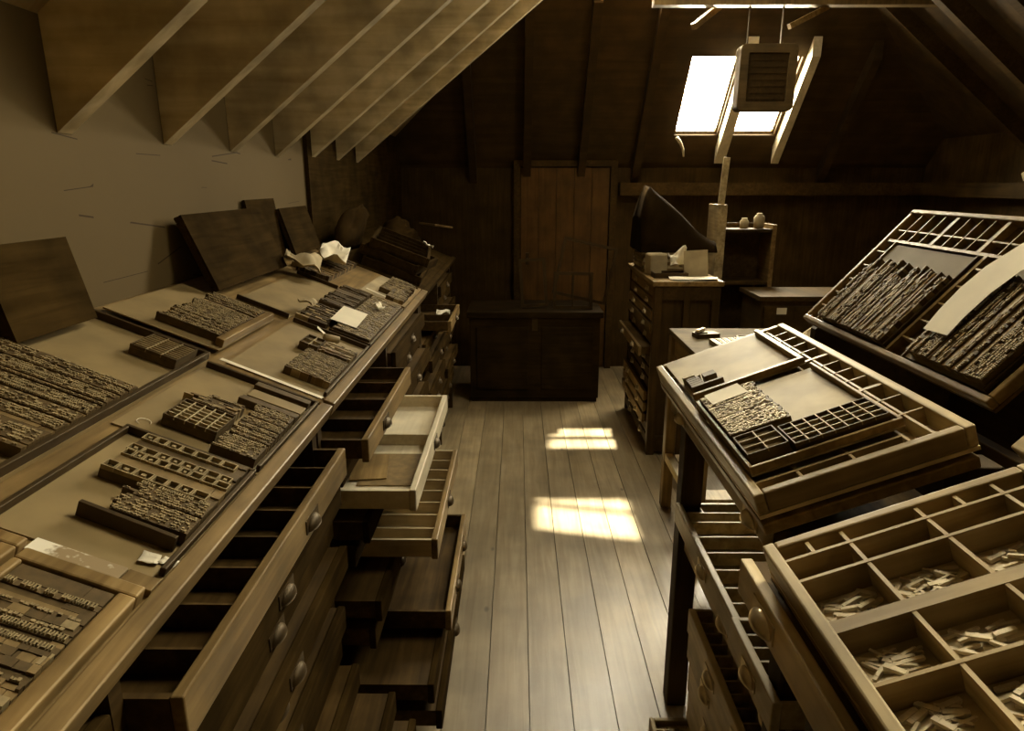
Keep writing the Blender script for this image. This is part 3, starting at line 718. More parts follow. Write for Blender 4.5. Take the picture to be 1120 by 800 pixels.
solo('string_loop', MB().tube([(.012 * math.cos(q), .012 * math.sin(q), .0015) for q in [k * .5 for k in range(10)]], .0008, 6), 'paper', 'small curl of pale string on the galley by the ruled table', 'string', slopeL(.238, 1.135, TP + .0036))

# ---- far left heap
def lump(seed, sx, sy, sz):
    m_ = MB(); nu, nv = 20, 10; b = 0
    for j in range(nv + 1):
        th = math.pi / 2 * j / nv
        for i in range(nu):
            ph = 2 * math.pi * i / nu
            d = Vector((math.cos(ph) * math.cos(th), math.sin(ph) * math.cos(th), math.sin(th)))
            k_ = 1 + .35 * noise.noise(d * 1.7 + Vector((seed, 0, 0))) + .12 * noise.noise(d * 5 + Vector((0, seed, 0)))
            m_.v.append((d.x * sx * k_, d.y * sy * k_, d.z * sz * k_))
    for j in range(nv):
        for i in range(nu): m_.face([j * nu + i, j * nu + (i + 1) % nu, (j + 1) * nu + (i + 1) % nu, (j + 1) * nu + i], 0, True)
    m_.face([i for i in range(nu)][::-1]); return m_
solo('cloth_heap', lump(3, .06, .28, .20), 'cloth', 'dark crumpled cloth heap on the furthest left frame', 'cloth', slopeL(.50, 3.62, TP))
solo('cloth_heap', lump(9, .14, .25, .16), 'cloth', 'lower dark cloth heap beyond the first on the furthest left frame', 'cloth', slopeL(.33, 4.30, TP))
for i, (v, y, h, r, lab) in enumerate([(.20, 3.55, 0, .05, 'dark flat case lowest of the pile on the furthest left frame'),
                                       (.20, 3.56, .047, -.08, 'dark flat case second up in the pile on the furthest left frame'),
                                       (.215, 3.58, .094, .12, 'dark flat case topmost of the pile on the furthest left frame')]):
    case('type_case', lab, slopeL(v, y, TP + .045 + h, r), .30, .52, .045, [(q, -.13, .13) for q in (-.12, .0, .12)], [], 'deep', 'deep', group='flat dark cases piled at the far left')
solo('wooden_board', MB().box(-.06, .06, -.14, .14, 0, .012), 'frame', 'worn short board lying on the far left heap', 'board', Matrix.Translation((-.52, 4.36, 1.335)) @ Matrix.Rotation(.5, 4, 'Z') @ Matrix.Rotation(.15, 4, 'Y'), bv=.002)
solo('paper_scrap', sheet([(-.03, -.02, 0), (.03, -.02, 0), (.03, .02, 0), (-.03, .02, 0)], 5, 5, .02, .006, 21), 'paper', 'tiny white scrap on the dark case pile at the far left', 'paper', slopeL(.10, 3.70, TP + .143))
solo('paper_scrap', sheet([(-.04, -.05, 0), (.04, -.05, 0), (.04, .05, 0), (-.04, .05, 0)], 5, 5, .03, .006, 22), 'paper', 'pale scrap in the open drawer of the furthest left frame', 'paper', Matrix.Translation((-.43, 3.86, .862)))

# ------------------------------------------------------------------ right side
SA = dict(x0=.335, z0=1.12)
SC = dict(x0=.815, z0=1.23, t=1.11)
def right_frame(label, x_front, x_back, y0, y1, zf, zb, sl_kw, v1, legs):
    t = thing('type_rack', label, 'workbench', ((x_front + x_back) / 2, (y0 + y1) / 2, 0), 'composing frames on the right of the aisle')
    bpy.context.view_layer.update()
    o = t.location
    desk_board(t, slopeR, .0, v1, y0, y1, -.076, -.054, 'frame', **sl_kw)
    for lx, ly in legs:
        part('leg', MB().box(lx - o[0], lx + .06 - o[0], ly - o[1], ly + .06 - o[1], 0, zf - .03 if lx < .6 else zb - .03), 'darkz', t, .004)
    part('back_panel', MB().box(x_back - .02 - o[0], x_back - o[0], y0 + .03 - o[1], y1 - .03 - o[1], .1, zb - .05), 'dark', t)
    return t
tR1 = right_frame('composing frame on the right under the case with the bright galley', .45, .80, 1.02, 1.86, 1.06, 1.18, {}, .36, [(.475, 1.79), (.475, 1.03), (.74, 1.79), (.74, 1.03)])
drawer(tR1, .425, 1.05, 1.785, 1.024, -1, .026, .36, 'case', 'oldcase', pull=[1.66, 1.12], open_=False, fh=.03)
drawer(tR1, .462, 1.252, 1.805, .70, -1, .052, .30, 'front', 'case', cross=[1.325, 1.385, 1.46, 1.54, 1.62, 1.70, 1.755], longs=[(.10, 1.325, 1.385), (.07, 1.755, 1.795)], pull=[1.5], fh=.06)
drawer(tR1, .452, 1.0, 1.249, .712, -1, .055, .30, 'front', 'case', cross=[1.04, 1.08, 1.12, 1.16, 1.2], longs=[(.065, 1.0, 1.245), (.105, 1.0, 1.245)], pull=[1.12], fh=.068)
drawer(tR1, .492, 1.03, 1.785, .63, -1, .055, .30, 'front', 'oldcase', pull=[1.40, 1.1], open_=False, fh=.075)
drawer(tR1, .458, 1.01, 1.575, .505, -1, .055, .28, 'front', 'case', cross=[1.06 + .042 * k for k in range(12)], longs=[(.065, 1.01, 1.57)], pull=[1.36, 1.16], fh=.07)
drawer(tR1, .470, 1.03, 1.60, .42, -1, .055, .28, 'front', 'oldcase', pull=[1.42], open_=False, fh=.085)
drawer(tR1, .478, 1.03, 1.60, .32, -1, .055, .28, 'front', 'oldcase', pull=[1.4], open_=False, fh=.09)
drawer(tR1, .482, 1.03, 1.60, .22, -1, .055, .28, 'front', 'oldcase', pull=[1.4], open_=False, fh=.09)
tR2 = right_frame('composing frame on the right nearest the camera under the big open case', .40, .80, -.12, .84, 1.07, 1.21, SA, .40, [(.42, .76), (.42, -.10), (.74, .76), (.74, -.10)])
drawer(tR2, .327, .02, .885, 1.07, -1, .05, .36, 'front', 'oldcase', pull=[.78, .3], open_=False, fh=.055)
for k in range(9):
    drawer(tR2, .405 - .012 * (k % 3), .02, .76, .98 - .095 * k, -1, .055, .34, 'frame', 'oldcase', pull=[.55, .25], open_=False, fh=.085)

# big open case A
ya, yb = .833, .023; yc = (ya + yb) / 2; LxA, LyA, HA = .36, .81, .046
mtA = slopeR(.18, yc, 0, 0, **SA)
xa = lambda v: v - .18
yy = lambda Y: Y - yc
full = (xa(.016), xa(.344))
ydA = [(yy(.790), *full), (yy(.744), *full), (yy(.653), *full, .020), (yy(.563), *full), (yy(.473), *full), (yy(.383), *full, .02), (yy(.29), *full), (yy(.2), *full), (yy(.11), *full)]
xdA = [(xa(.101), yy(.663), yy(.817)), (xa(.201), yy(.663), yy(.817)), (xa(.300), yy(.663), yy(.817)), (xa(.055), yy(.792), yy(.817)), (xa(.252), yy(.792), yy(.817))]
for v in (.101, .201, .300): xdA += [(xa(v), yy(.393), yy(.643)), (xa(v), yy(.04), yy(.373))]
case('type_case', 'big open type case in the near right corner with heaps of loose sorts', mtA, LxA, LyA, HA, ydA, xdA, rail=.016)

def sort_mesh(L, w, h):
    m_ = MB().box(-L / 2, L / 2 - .0015, -w / 2, w / 2, 0, h).box(L / 2 - .0015, L / 2, -w * .35, w * .35, h * .15, h * .85)
    m_.box(-L * .28, -L * .20, -w / 2 - .0002, w / 2 + .0002, h * .93, h + .0003)
    return m_
SM = [sort_mesh(.0235, w, h).mesh('type_sort', ['sort']) for w, h in ((.0035, .004), (.0045, .0045), (.006, .005), (.0028, .004))]
def scatter(base, zf, x0, x1, y0, y1, n, label, group, rng, layers=2):
    """loose sorts lying on a compartment floor, on a jittered grid, some on top of others"""
    nx = max(1, round(math.sqrt(n * .8 * (x1 - x0) / (y1 - y0)))); ny = max(1, math.ceil(n * .72 / nx))
    spots = [((i + .5) / nx, (j + .5) / ny, 0) for i in range(nx) for j in range(ny)][:n]
    while len(spots) < n: spots.append((rng.uniform(.2, .8), rng.uniform(.15, .75), 1 if layers > 1 else 0))
    hx, hy = x1 - x0 - .022, y1 - y0 - .016
    for u, v, ly in spots:
        x = x0 + .011 + hx * min(1, max(0, u + rng.uniform(-.5, .5) / nx)); y = y0 + .008 + hy * min(1, max(0, v + rng.uniform(-.5, .5) / ny))
        a_ = rng.choice((rng.gauss(.15, .25), rng.gauss(-.75, .3), rng.gauss(-.2, .5)))
        a_ = max(-1.1, min(1.1, a_))
        if hy < .03: a_ *= .4
        o = bpy.data.objects.new('type_sort', SM[rng.randrange(4)]); C.objects.link(o)
        o.matrix_world = base @ Matrix.Translation((x, y, zf + .0005 + ly * .0052)) @ Matrix.Rotation(a_, 4, 'Z') @ Matrix.Rotation(rng.uniform(-.08, .08) * ly, 4, 'Y')
        tag(o, label, 'type sort', group)
rs_ = random.Random(5); zA = -HA + .007
for v0, v1, y0, y1, n, where in [
    (.018, .098, .659 + .008, .741, 30, 'loose type sorts in the left compartment above the thick bar, big open case'),
    (.104, .198, .667, .741, 36, 'loose type sorts in the middle compartment above the thick bar, big open case'),
    (.204, .297, .667, .741, 22, 'loose type sorts in the right compartment above the thick bar, big open case'),
    (.018, .098, .567, .642, 34, 'loose type sorts in the left compartment just below the thick bar, big open case'),
    (.104, .198, .567, .642, 24, 'sparse loose type sorts right of centre below the thick bar, big open case'),
    (.018, .098, .477, .560, 36, 'loose type sorts in the lowest left compartment of the big open case'),
    (.104, .198, .477, .560, 26, 'loose type sorts in the lowest right compartment of the big open case'),
    (.018, .052, .748, .786, 4, 'few loose sorts in the far left row of the big open case'),
    (.104, .198, .748, .786, 8, 'few loose sorts in the second row from far, big open case'),
    (.058, .098, .795, .815, 7, 'few loose sorts in the furthest row of the big open case')]:
    scatter(mtA, zA, xa(v0), xa(v1), yy(y0), yy(y1), n, where.replace('sorts', 'sort'), where, rs_)

# case B with two galleys
ycB = 1.432; mtB = slopeR(.183, ycB)
xb_ = lambda v: v - .183
yB = lambda Y: Y - ycB
fullB = (xb_(.016), xb_(.350)); topy = (1.14, 1.215, 1.285, 1.345, 1.405, 1.465, 1.525, 1.585, 1.645, 1.705, 1.765)
case('type_case', 'worn open type case carrying two galleys, on the middle right frame', mtB, .366, .815, .046,
     [(yB(q), xb_(.272), xb_(.350), .010 if q in (1.285, 1.525) else .004) for q in topy] + [(yB(1.47), xb_(.016), xb_(.27), .006), (yB(1.07), xb_(.016), xb_(.27), .006)],
     [(xb_(.272), yB(1.04), yB(1.824)), (xb_(.312), yB(1.04), yB(1.824))] + [(xb_(q), yB(1.04), yB(1.066)) for q in (.09, .18)] + [(xb_(q), yB(1.074), yB(1.466)) for q in (.09, .18)], rail=.018)
rsb = random.Random(9)
for k, (q0, q1) in enumerate(zip(topy[:-1], topy[1:])):
    if k in (1, 2, 3, 4, 6, 8):
        scatter(mtB, -.039, xb_(.315), xb_(.349), yB(q0 + .004), yB(q1 - .004), 6, 'loose type sort in the narrow boxes right of the two galleys', 'sorts in the narrow boxes of the worn case', rsb, 2)
mt = slopeR(.156, 1.655, .0005); 
galley('bright metal galley holding a tiny forme, upper one on the worn case', mt, .262, .32, ('-y', '+x'), plate='plate2', rimm='frame', rh=.018, rw=.012)
mtq = slopeR(.070, 1.575, .0042)
f = thing('type_forme', 'tiny forme of a few dark bars at the corner of the bright galley', 'type forme', mtq)
part('type_line', MB().box(-.038, .038, -.048, -.040, 0, .02), 'lead', f)
for k in range(5): part('type_line', MB().box(-.036 + 0 * k, -.006, -.038 + .013 * k, -.027 + .013 * k, 0, .018), 'lead', f)
part('type_line', MB().box(.004, .034, -.004, .024, 0, .02), 'lead', f)
part('type_line', MB().box(-.04, -.012, .03, .046, 0, .02).box(-.024, .002, .03, .038, 0, .016), 'lead2', f)
mt = slopeR(.153, 1.272, .0005)
galley('grey galley crowded with type below the bright one', mt, .268, .375, ('-y', '+x', '-x'), plate='plate2', rimm='frame', rh=.018, rw=.007)
mt = slopeR(.089, 1.328, .0042)
forme('speckled text forme partly under the white card on the crowded galley', mt, .122, .225, 51, 'dense', (.005, .008), .06, '-x', mats=('lead', 'lead3', 'furn'))
mt = slopeR(.066, 1.158, .0042)
table_forme('small forme of open frames in the front corner of the crowded galley', mt, .075, .085, 2, 3, ('lead', 'lead2'))
mt = slopeR(.191, 1.143, .0042)
table_forme('long forme of dark open boxes along the near edge of the crowded galley', mt, .165, .085, 7, 4, ('iron', 'lead2'))
solo('paper_card', sheet([(-.04, -.034, 0), (.04, -.030, 0), (.038, .036, 0), (-.04, .030, 0)], 4, 4), 'paper', 'small bright white card on the crowded galley', 'paper', slopeR(.081, 1.415, .0285, .02))
mt = slopeR(.212, 1.325, .0040)
solo('zinc_plate', MB().box(-.065, .065, -.105, .105, 0, .002), 'plate2', 'blank pale metal plate lying on the crowded galley', 'plate', mt, bv=.0005)

# case C leaning steeply behind, on a stand
tC = thing('case_stand', 'dark case stand behind the right hand frames carrying the steep cases', 'stand', (1.1, 1.08, 0))
bpy.context.view_layer.update()
o = tC.location
part('front_board', MB().box(.835 - o[0], .86 - o[0], .22 - o[1], 1.95 - o[1], .72, 1.15), 'dark', tC, .003)
part('rear_board', MB().box(1.28 - o[0], 1.30 - o[0], .22 - o[1], 1.95 - o[1], .1, 1.50), 'dark', tC)
for q in (.22, 1.0, 1.92):
    part('bracket', MB().prism([(.861 - o[0], .72), (1.279 - o[0], .72), (1.279 - o[0], 1.47), (1.12 - o[0], 1.47), (.861 - o[0], 1.19)], q - o[1], q + .03 - o[1]), 'dark', tC)
for lx, ly in ((.861, .24), (.861, 1.88), (1.21, .24), (1.21, 1.88)):
    part('leg', MB().box(lx - o[0], lx + .06 - o[0], ly - o[1], ly + .05 - o[1], 0, .72), 'darkz', tC)
for ky in (1.66, 1.22, .7):
    part('knob', MB().tube([(.834 - o[0], ky - o[1], 1.125), (.815 - o[0], ky - o[1], 1.125), (.805 - o[0], ky - o[1], 1.125)], [.008, .016, .012], 12), 'case', tC)
ycC = 1.518; mtC = slopeR(.2025, ycC, 0, 0, **SC); yC = lambda Y: Y - ycC; xC = lambda v: v - .2025
yd = [(yC(1.70), xC(.302), xC(.392), .012), (yC(1.52), xC(.302), xC(.392), .012), (yC(1.33), xC(.302), xC(.392), .012)]
for a0, n in ((1.90, 4), (1.70, 4), (1.52, 3), (1.33, 3)):
    b0 = {1.90: 1.70, 1.70: 1.52, 1.52: 1.33, 1.33: 1.14}[a0]
    yd += [(yC(a0 - (a0 - b0) * k / n), xC(.302), xC(.392), .003) for k in range(1, n)]
yd += [(yC(1.885 - .0), xC(.016), xC(.02))]
yd += [(yC(1.485), xC(.016), xC(.296), .01)]
xd = [(xC(.299), yC(1.14), yC(1.893), .008), (xC(.335), yC(1.14), yC(1.893), .004)]
yd += []
xd += [(xC(q), yC(1.849), yC(1.893), .004) for q in (.06, .11, .16, .21, .26)] + [(xC(q), yC(1.425), yC(1.48), .004) for q in (.06, .11, .16, .21, .26)]
yd += [(yC(1.847), xC(.016), xC(.296), .004), (yC(1.422), xC(.016), xC(.296), .004)]
case('type_case', 'steeply tilted type case on the upper right with small boxes along its top', mtC, .405, .784, .030, yd, xd, 'frame', 'oldcase', rail=.014)
mt = slopeR(.155, 1.668, -.012, 0, **SC)
galley('metal galley set in the left half of the steep case', mt, .27, .345, ('-y',), plate='plateC', rimm='iron', rh=.014, rw=.006)
mt = slopeR(.130, 1.668, -.0085, 0, **SC)
forme('mixed set forme in the left half of the steep case', mt, .215, .325, 61, 'mixed', (.0045, .008), .3, '-x', mats=('lead', 'lead2', 'furn'))
mt = slopeR(.155, 1.285, -.012, 0, **SC)
galley('metal galley set in the right half of the steep case', mt, .27, .265, ('-y',), plate='plateC', rimm='iron', rh=.014, rw=.006)
mt = slopeR(.146, 1.282, -.0070, 0, **SC)
forme('mixed set forme under the curved white paper in the steep case', mt, .235, .245, 62, 'mixed', (.0045, .008), .12, '-x', mats=('lead', 'lead2', 'furn'))
# curved paper strip
m_ = MB(); pts = []
path = [(.080, 1.360, 0), (.13, 1.368, .001), (.19, 1.368, .003), (.25, 1.355, .005), (.32, 1.318, .006), (.39, 1.26, .006)]
for v, y, h in path:
    pts.append((Vector((v, y + .038 + .06 * (v - .08), h)), Vector((v + .004, y - .038 - .06 * (v - .08), h))))
for a_, b_ in pts:
    for q in (a_, b_): m_.v.append((q.x - .2, q.y - 1.35, q.z))
n0 = len(m_.v); m_.v += [(x, y, z - .0006) for x, y, z in m_.v[:n0]]
for k in range(len(pts) - 1):
    q = [2 * k, 2 * k + 1, 2 * k + 3, 2 * k + 2]; m_.face(q); m_.face([i + n0 for i in q[::-1]])
    m_.face([2 * k, 2 * k + 2, 2 * k + 2 + n0, 2 * k + n0]); m_.face([2 * k + 3, 2 * k + 1, 2 * k + 1 + n0, 2 * k + 3 + n0])
m_.face([1, 0, n0, n0 + 1]); e_ = 2 * len(pts) - 2; m_.face([e_, e_ + 1, e_ + 1 + n0, e_ + n0])
solo('paper_strip', m_, 'paper', 'long curved white paper strip lying across the steep case', 'paper', slopeR(.2, 1.35, .022, 0, **SC))
mt = slopeR(.16, .64, -.02, 0, **SC)
case('type_case', 'steep case mostly outside the right picture edge, only its corner showing', mt, .405, .79, .03, [(0, -.18, .18)], [(0.05, -.37, .37)], 'case', 'caseb', rail=.03)

M['tabletop'] = wood('dull_table_top', (.10, .068, .026), (.16, .115, .05), .75, 'x', spec=.12)
# low table beyond with scraps of metal
tT = thing('side_table', 'low wooden table between the right frame and the far cabinet', 'table', (1.0, 2.88, 0))
o = tT.location
part('top', MB().box(.735 - o[0], 1.30 - o[0], 2.56 - o[1], 3.215 - o[1], .895, .92), 'tabletop', tT, .003)
part('apron', MB().box(.75 - o[0], .77 - o[0], 2.62 - o[1], 3.14 - o[1], .80, .894).box(.78 - o[0], 1.25 - o[0], 3.16 - o[1], 3.18 - o[1], .80, .894), 'frame', tT, .002)
for lx in (.735, 1.24):
    for ly in (2.575, 3.145):
        part('leg', MB().box(lx - o[0], lx + .05 - o[0], ly - o[1], ly + .055 - o[1], 0, .894), 'framez', tT, .004)
part('stretcher', MB().box(.737 - o[0], .775 - o[0], 2.632 - o[1], 3.143 - o[1], .26, .30), 'case', tT, .003)
part('stretcher', MB().box(1.245 - o[0], 1.283 - o[0], 2.632 - o[1], 3.143 - o[1], .26, .30), 'case', tT, .003)
part('shelf', MB().box(.78 - o[0], 1.24 - o[0], 3.05 - o[1], 3.14 - o[1], .27, .295), 'case', tT, .003)
part('shelf', MB().box(.78 - o[0], 1.24 - o[0], 2.64 - o[1], 2.74 - o[1], .27, .295), 'case', tT, .003)
def ztab(x, y, h=.9205, r=0): return Matrix.Translation((x, y, h)) @ Matrix.Rotation(r, 4, 'Z')
solo('type_block', MB().box(-.055, .055, -.03, .03, 0, .02).box(-.05, .0, -.015, .015, .02, .026), 'iron', 'dark block with a light bar on the low table, at its far left corner', 'block', ztab(.86, 3.02, r=.25), bv=.001)
solo('metal_bar', MB().box(-.035, .035, -.007, .007, 0, .012), 'sort', 'bright short bar on the dark block of the low table', 'bar', ztab(.835, 3.02, .947, r=.9), bv=.001)
for k in range(6):
    solo('lead_slug', MB().box(-.012, .012, -.09, .09, 0, .022).box(-.006, .006, -.085, .085, .022, .024), 'lead2' if k % 2 else 'furn', 'lead slug in the row lying on the low table', 'slug', ztab(.855 + .029 * k, 2.80 + .008 * k, r=.06), 'row of slugs on the low table', bv=.001)
solo('composing_stick', MB().box(-.09, .09, -.03, .03, 0, .004).box(-.09, .09, .026, .03, .004, .025).box(-.09, -.084, -.03, .026, .004, .025).box(.03, .045, -.028, .026, .004, .03).lathe([(.012, .004), (.014, .02), (.010, .035), (.004, .04)], 12, o=(.065, -.005, 0)), 'iron', 'dark composing stick on the low table by the slugs', 'composing stick', ztab(1.06, 2.93, r=.2))
solo('paper_sheet', sheet([(-.10, -.08, 0), (.10, -.08, 0), (.10, .08, 0), (-.10, .08, 0)], 8, 8, .06, .01, 31), 'papergrey', 'crumpled greyish paper behind the worn case on the low table', 'paper', ztab(1.20, 2.80))
# floor tray by the leg
mt = Matrix.Translation((.48, 1.53, .0)); 
case('floor_tray', 'small tray of type on the floor by the dark leg', Matrix.Translation((.475, 1.54, .045)), .15, .31, .045, [(q, -.06, .06, .004) for q in (-.07, .0, .07)], [], 'case', 'caseb', rail=.014, cat='tray')
forme('striped lines of type in the small floor tray', Matrix.Translation((.475, 1.655, .0075)), .12, .062, 71, 'furn', (.006, .009), mats=('lead2', 'lead3', 'furn'))

# ------------------------------------------------------------------ far cabinet
tF = thing('type_cabinet', 'tall dark cabinet of shallow drawers at the far right of the aisle', 'cabinet', (.97, 4.29, 0))
o = tF.location
bx = lambda a, b, c, d, e, f: MB().box(a - o[0], b - o[0], c - o[1], d - o[1], e, f)
part('end_panel', bx(.80, 1.15, 3.86, 3.88, .04, 1.03), 'darkz', tF)
for q in ((.785, .83), (.955, .99), (1.115, 1.16)): part('stile', bx(q[0], q[1], 3.84, 3.86, 0, 1.03), 'darkz', tF, .002)
for q in ((.02, .12), (.95, 1.03)):
    for s in ((.83, .955), (.99, 1.115)): part('rail', bx(s[0], s[1], 3.84, 3.86, *q), 'dark', tF, .002)
part('end_panel', bx(.79, 1.16, 4.72, 4.74, 0, 1.03), 'darkz', tF)
part('back_panel', bx(1.14, 1.16, 3.88, 4.72, .02, 1.03), 'darkz', tF)
part('post', bx(.785, .81, 3.86, 3.89, 0, 1.03), 'framez', tF, .003)
part('top', bx(.77, 1.175, 3.83, 4.75, 1.031, 1.06), 'frame', tF, .004)
for k in range(14):
    z = 1.015 - .07 * k; off = {5: .075, 9: .03, 10: .03, 11: .035, 2: .01, 3: .015}.get(k, .0)
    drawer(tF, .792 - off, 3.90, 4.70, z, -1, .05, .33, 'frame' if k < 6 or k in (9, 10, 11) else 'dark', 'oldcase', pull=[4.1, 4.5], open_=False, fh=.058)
# on the cabinet
for k in range(6):
    solo('book', MB().box(-.14 + .004 * (k % 3), .13, -.17, .17 - .008 * (k % 2), 0, .002).box(-.135, .126, -.165, .165 - .008 * (k % 2), .002, .018).box(-.14 + .004 * (k % 3), .13, -.17, .17 - .008 * (k % 2), .018, .020).box(.126, .13, -.17, .17 - .008 * (k % 2), .002, .018),
         'papergrey' if k % 2 else 'furn', ['lowest', 'second lowest', 'third', 'fourth', 'fifth', 'topmost'][k] + ' bound volume of the stack on the far cabinet', 'book', Matrix.Translation((.92, 4.42, 1.0605 + .0205 * k)) @ Matrix.Rotation(.05 * math.sin(k * 2.1), 4, 'Z'), 'volumes stacked on the far cabinet')
solo('wrapped_parcel', MB().box(-.055, .055, -.05, .05, 0, .13), 'papergrey', 'pale wrapped parcel at the aisle edge of the far cabinet top', 'parcel', Matrix.Translation((.84, 4.12, 1.0605)) @ Matrix.Rotation(.2, 4, 'Z'), bv=.012)
solo('card_panel', MB().box(-.07, .07, -.004, .004, 0, .155), 'papergrey', 'grey card standing upright on the far cabinet', 'card', Matrix.Translation((1.06, 4.02, 1.0615)) @ Matrix.Rotation(-.05, 4, 'Z') @ Matrix.Rotation(-.12, 4, 'X') @ Matrix.Rotation(-.06, 4, 'Y'))
solo('paper_sheet', sheet([(-.05, -.05, 0), (.05, -.05, 0), (.05, .05, 0), (-.05, .05, 0)], 7, 7, .09, .02, 41), 'paper', 'crumpled bright white paper on the far cabinet top', 'paper', Matrix.Translation((.96, 4.13, 1.125)) @ Matrix.Rotation(.9, 4, 'X'))
solo('paper_sheet', sheet([(-.14, -.05, 0), (.12, -.06, 0), (.15, .06, 0), (-.14, .05, 0)], 6, 4, .006, .004, 42), 'paper', 'flat pale sheets hanging over the near edge of the far cabinet top', 'paper', Matrix.Translation((1.02, 3.90, 1.0625)))
m_ = MB(); nx_, ny_ = 16, 8
for j in range(ny_ + 1):
    for i in range(nx_ + 1):
        u, v = i / nx_, j / ny_
        e_ = .5 * noise.noise(Vector((u * 4, v * 3, 2.2)))
        hgt = (.40 * (1 - u) ** 1.25 + .06 + .05 * e_) * min(1, 6 * min(v, 1 - v) + .15) * min(1, 5 * u + .45)
        m_.v.append((-.20 + .47 * u + .02 * e_, -.20 + .44 * v + .02 * e_, hgt))
o_ = len(m_.v); m_.v += [(x, y, 0) for x, y, z in m_.v[:o_]]; w_ = nx_ + 1
for j in range(ny_):
    for i in range(nx_):
        q = [j * w_ + i, j * w_ + i + 1, (j + 1) * w_ + i + 1, (j + 1) * w_ + i]; m_.face(q, 0, True); m_.face([k + o_ for k in q[::-1]])
for i in range(nx_):
    m_.face([i + 1, i, i + o_, i + 1 + o_]); k = ny_ * w_ + i; m_.face([k, k + 1, k + 1 + o_, k + o_])
for j in range(ny_):
    k = j * w_; m_.face([k, k + w_, k + w_ + o_, k + o_]); k += nx_; m_.face([k + w_, k, k + o_, k + w_ + o_])
M['tarp'] = plain('black_tarpaulin', (.016, .009, .0025), 1, 0, .3, 12, .02, .2)
solo('dust_cover', m_, 'tarp', 'black peaked cover thrown over the volumes on the far cabinet', 'cover', Matrix.Translation((.96, 4.40, 1.1845)))
solo('tool_tray', MB().box(-.10, .10, -.06, .06, 0, .006).box(-.10, .10, -.06, -.054, .006, .03).box(-.10, .10, .054, .06, .006, .03).box(-.10, -.094, -.054, .054, .006, .03).box(.094, .10, -.054, .054, .006, .03), 'iron', 'small dark tray in front of the volumes on the far cabinet', 'tray', Matrix.Translation((.90, 4.02, 1.0605)))

# shelving beyond
tS = thing('bookcase', 'tall dark shelf with one pale side board beyond the far cabinet', 'shelf', (1.50, 4.72, 0))
o = tS.location
part('side_board', MB().box(1.33 - o[0], 1.39 - o[0], -.12, .12, 0, 1.46), 'case', tS, .003, label='pale side board')
part('side_board', MB().box(1.70 - o[0], 1.73 - o[0], -.12, .12, 0, 1.33), 'frame', tS, .003)
part('back_board', MB().box(1.39 - o[0], 1.70 - o[0], .10, .12, 0, 1.33), 'dark', tS)
for z in (.1, .5, .93, 1.28): part('shelf', MB().box(1.391 - o[0], 1.699 - o[0], -.12, .099, z, z + .02), 'dark', tS)
solo('jar', MB().lathe([(.02, 0), (.034, .004), (.036, .07), (.028, .085), (.018, .092), (.02, .10), (.016, .102)], 18), 'papergrey', 'pale jar on top of the dark shelf, taller one', 'jar', Matrix.Translation((1.64, 4.70, 1.3005)))
solo('jar', MB().lathe([(.02, 0), (.028, .004), (.03, .045), (.024, .055), (.018, .06), (.02, .068), (.016, .07)], 18), 'papergrey', 'small jar left of the taller jar on the dark shelf', 'jar', Matrix.Translation((1.54, 4.70, 1.3005)))
solo('wooden_batten', MB().box(-.02, .02, -.012, .012, 0, .30), 'case', 'pale batten standing on the pale side board of the shelf', 'batten', Matrix.Translation((1.352, 4.63, 1.461)) @ Matrix.Rotation(.05, 4, 'Y'), bv=.002)
tQ = thing('cupboard', 'low dark cupboard behind the right frames by the shelf', 'cupboard', (2.15, 4.3, 0))
part('carcass', MB().box(-.65, .65, -.18, .18, .02, .90), 'dark', tQ); part('top', MB().box(-.67, .67, -.2, .2, .901, .93), 'dark', tQ, .003)
for s in (-.43, 0, .43):
    dq = part('door', MB().box(s - .205, s + .205, -.198, -.181, .06, .87), 'dark', tQ, .003)
    part('knob', MB().tube([(s + .17, -.198, .5), (s + .17, -.215, .5), (s + .17, -.222, .5)], [.006, .012, .008], 10), 'iron', dq)
part('paper_label', MB().box(-.56, -.50, -.2005, -.1985, .82, .86), 'paper', tQ, label='small pale paper label')

# end of the aisle: table with empty frames
tE = thing('storage_chest', 'long dark panelled chest at the end of the aisle under the empty frames', 'chest', (.13, 5.12, 0))
M['black'] = wood('blackened_chest_wood', (.02, .011, .003), (.035, .02, .006), .7, 'x', spec=.15)
part('body', MB().box(-.48, .48, -.25, .25, .03, .645), 'black', tE, .004)
part('lid', MB().box(-.50, .50, -.27, .27, .646, .69), 'black', tE, .004)
part('plinth', MB().box(-.47, .47, -.24, .24, 0, .029), 'black', tE)
for sx_ in (-.24, .24):
    part('front_panel', MB().box(sx_ - .19, sx_ + .19, -.262, -.251, .10, .58), 'black', tE, .004)
for sx_ in (-.3, .3): part('hinge', MB().box(sx_ - .03, sx_ + .03, .251, .256, .56, .644), 'iron', tE)
part('hasp', MB().box(-.02, .02, -.258, -.251, .55, .644), 'iron', tE)
def open_frame(label, w, h, bar, mt):
    t = thing('empty_frame', label, 'frame', mt, 'empty frames at the end of the aisle')
    q = .022
    part('stile', MB().box(-w / 2, -w / 2 + q, -.012, .012, 0, h), 'iron', t); part('stile', MB().box(w / 2 - q, w / 2, -.012, .012, 0, h), 'iron', t)
    part('rail', MB().box(-w / 2 + q, w / 2 - q, -.012, .012, h - q, h), 'iron', t); part('rail', MB().box(-w / 2 + q, w / 2 - q, -.012, .012, 0, q), 'iron', t)
    if bar: part('bar', MB().box(-.006, .006, -.008, .008, q, h - q), 'iron', t)
Rz = lambda a: Matrix.Rotation(a, 4, 'Z'); Rx = lambda a: Matrix.Rotation(a, 4, 'X'); Ry = lambda a: Matrix.Rotation(a, 4, 'Y')
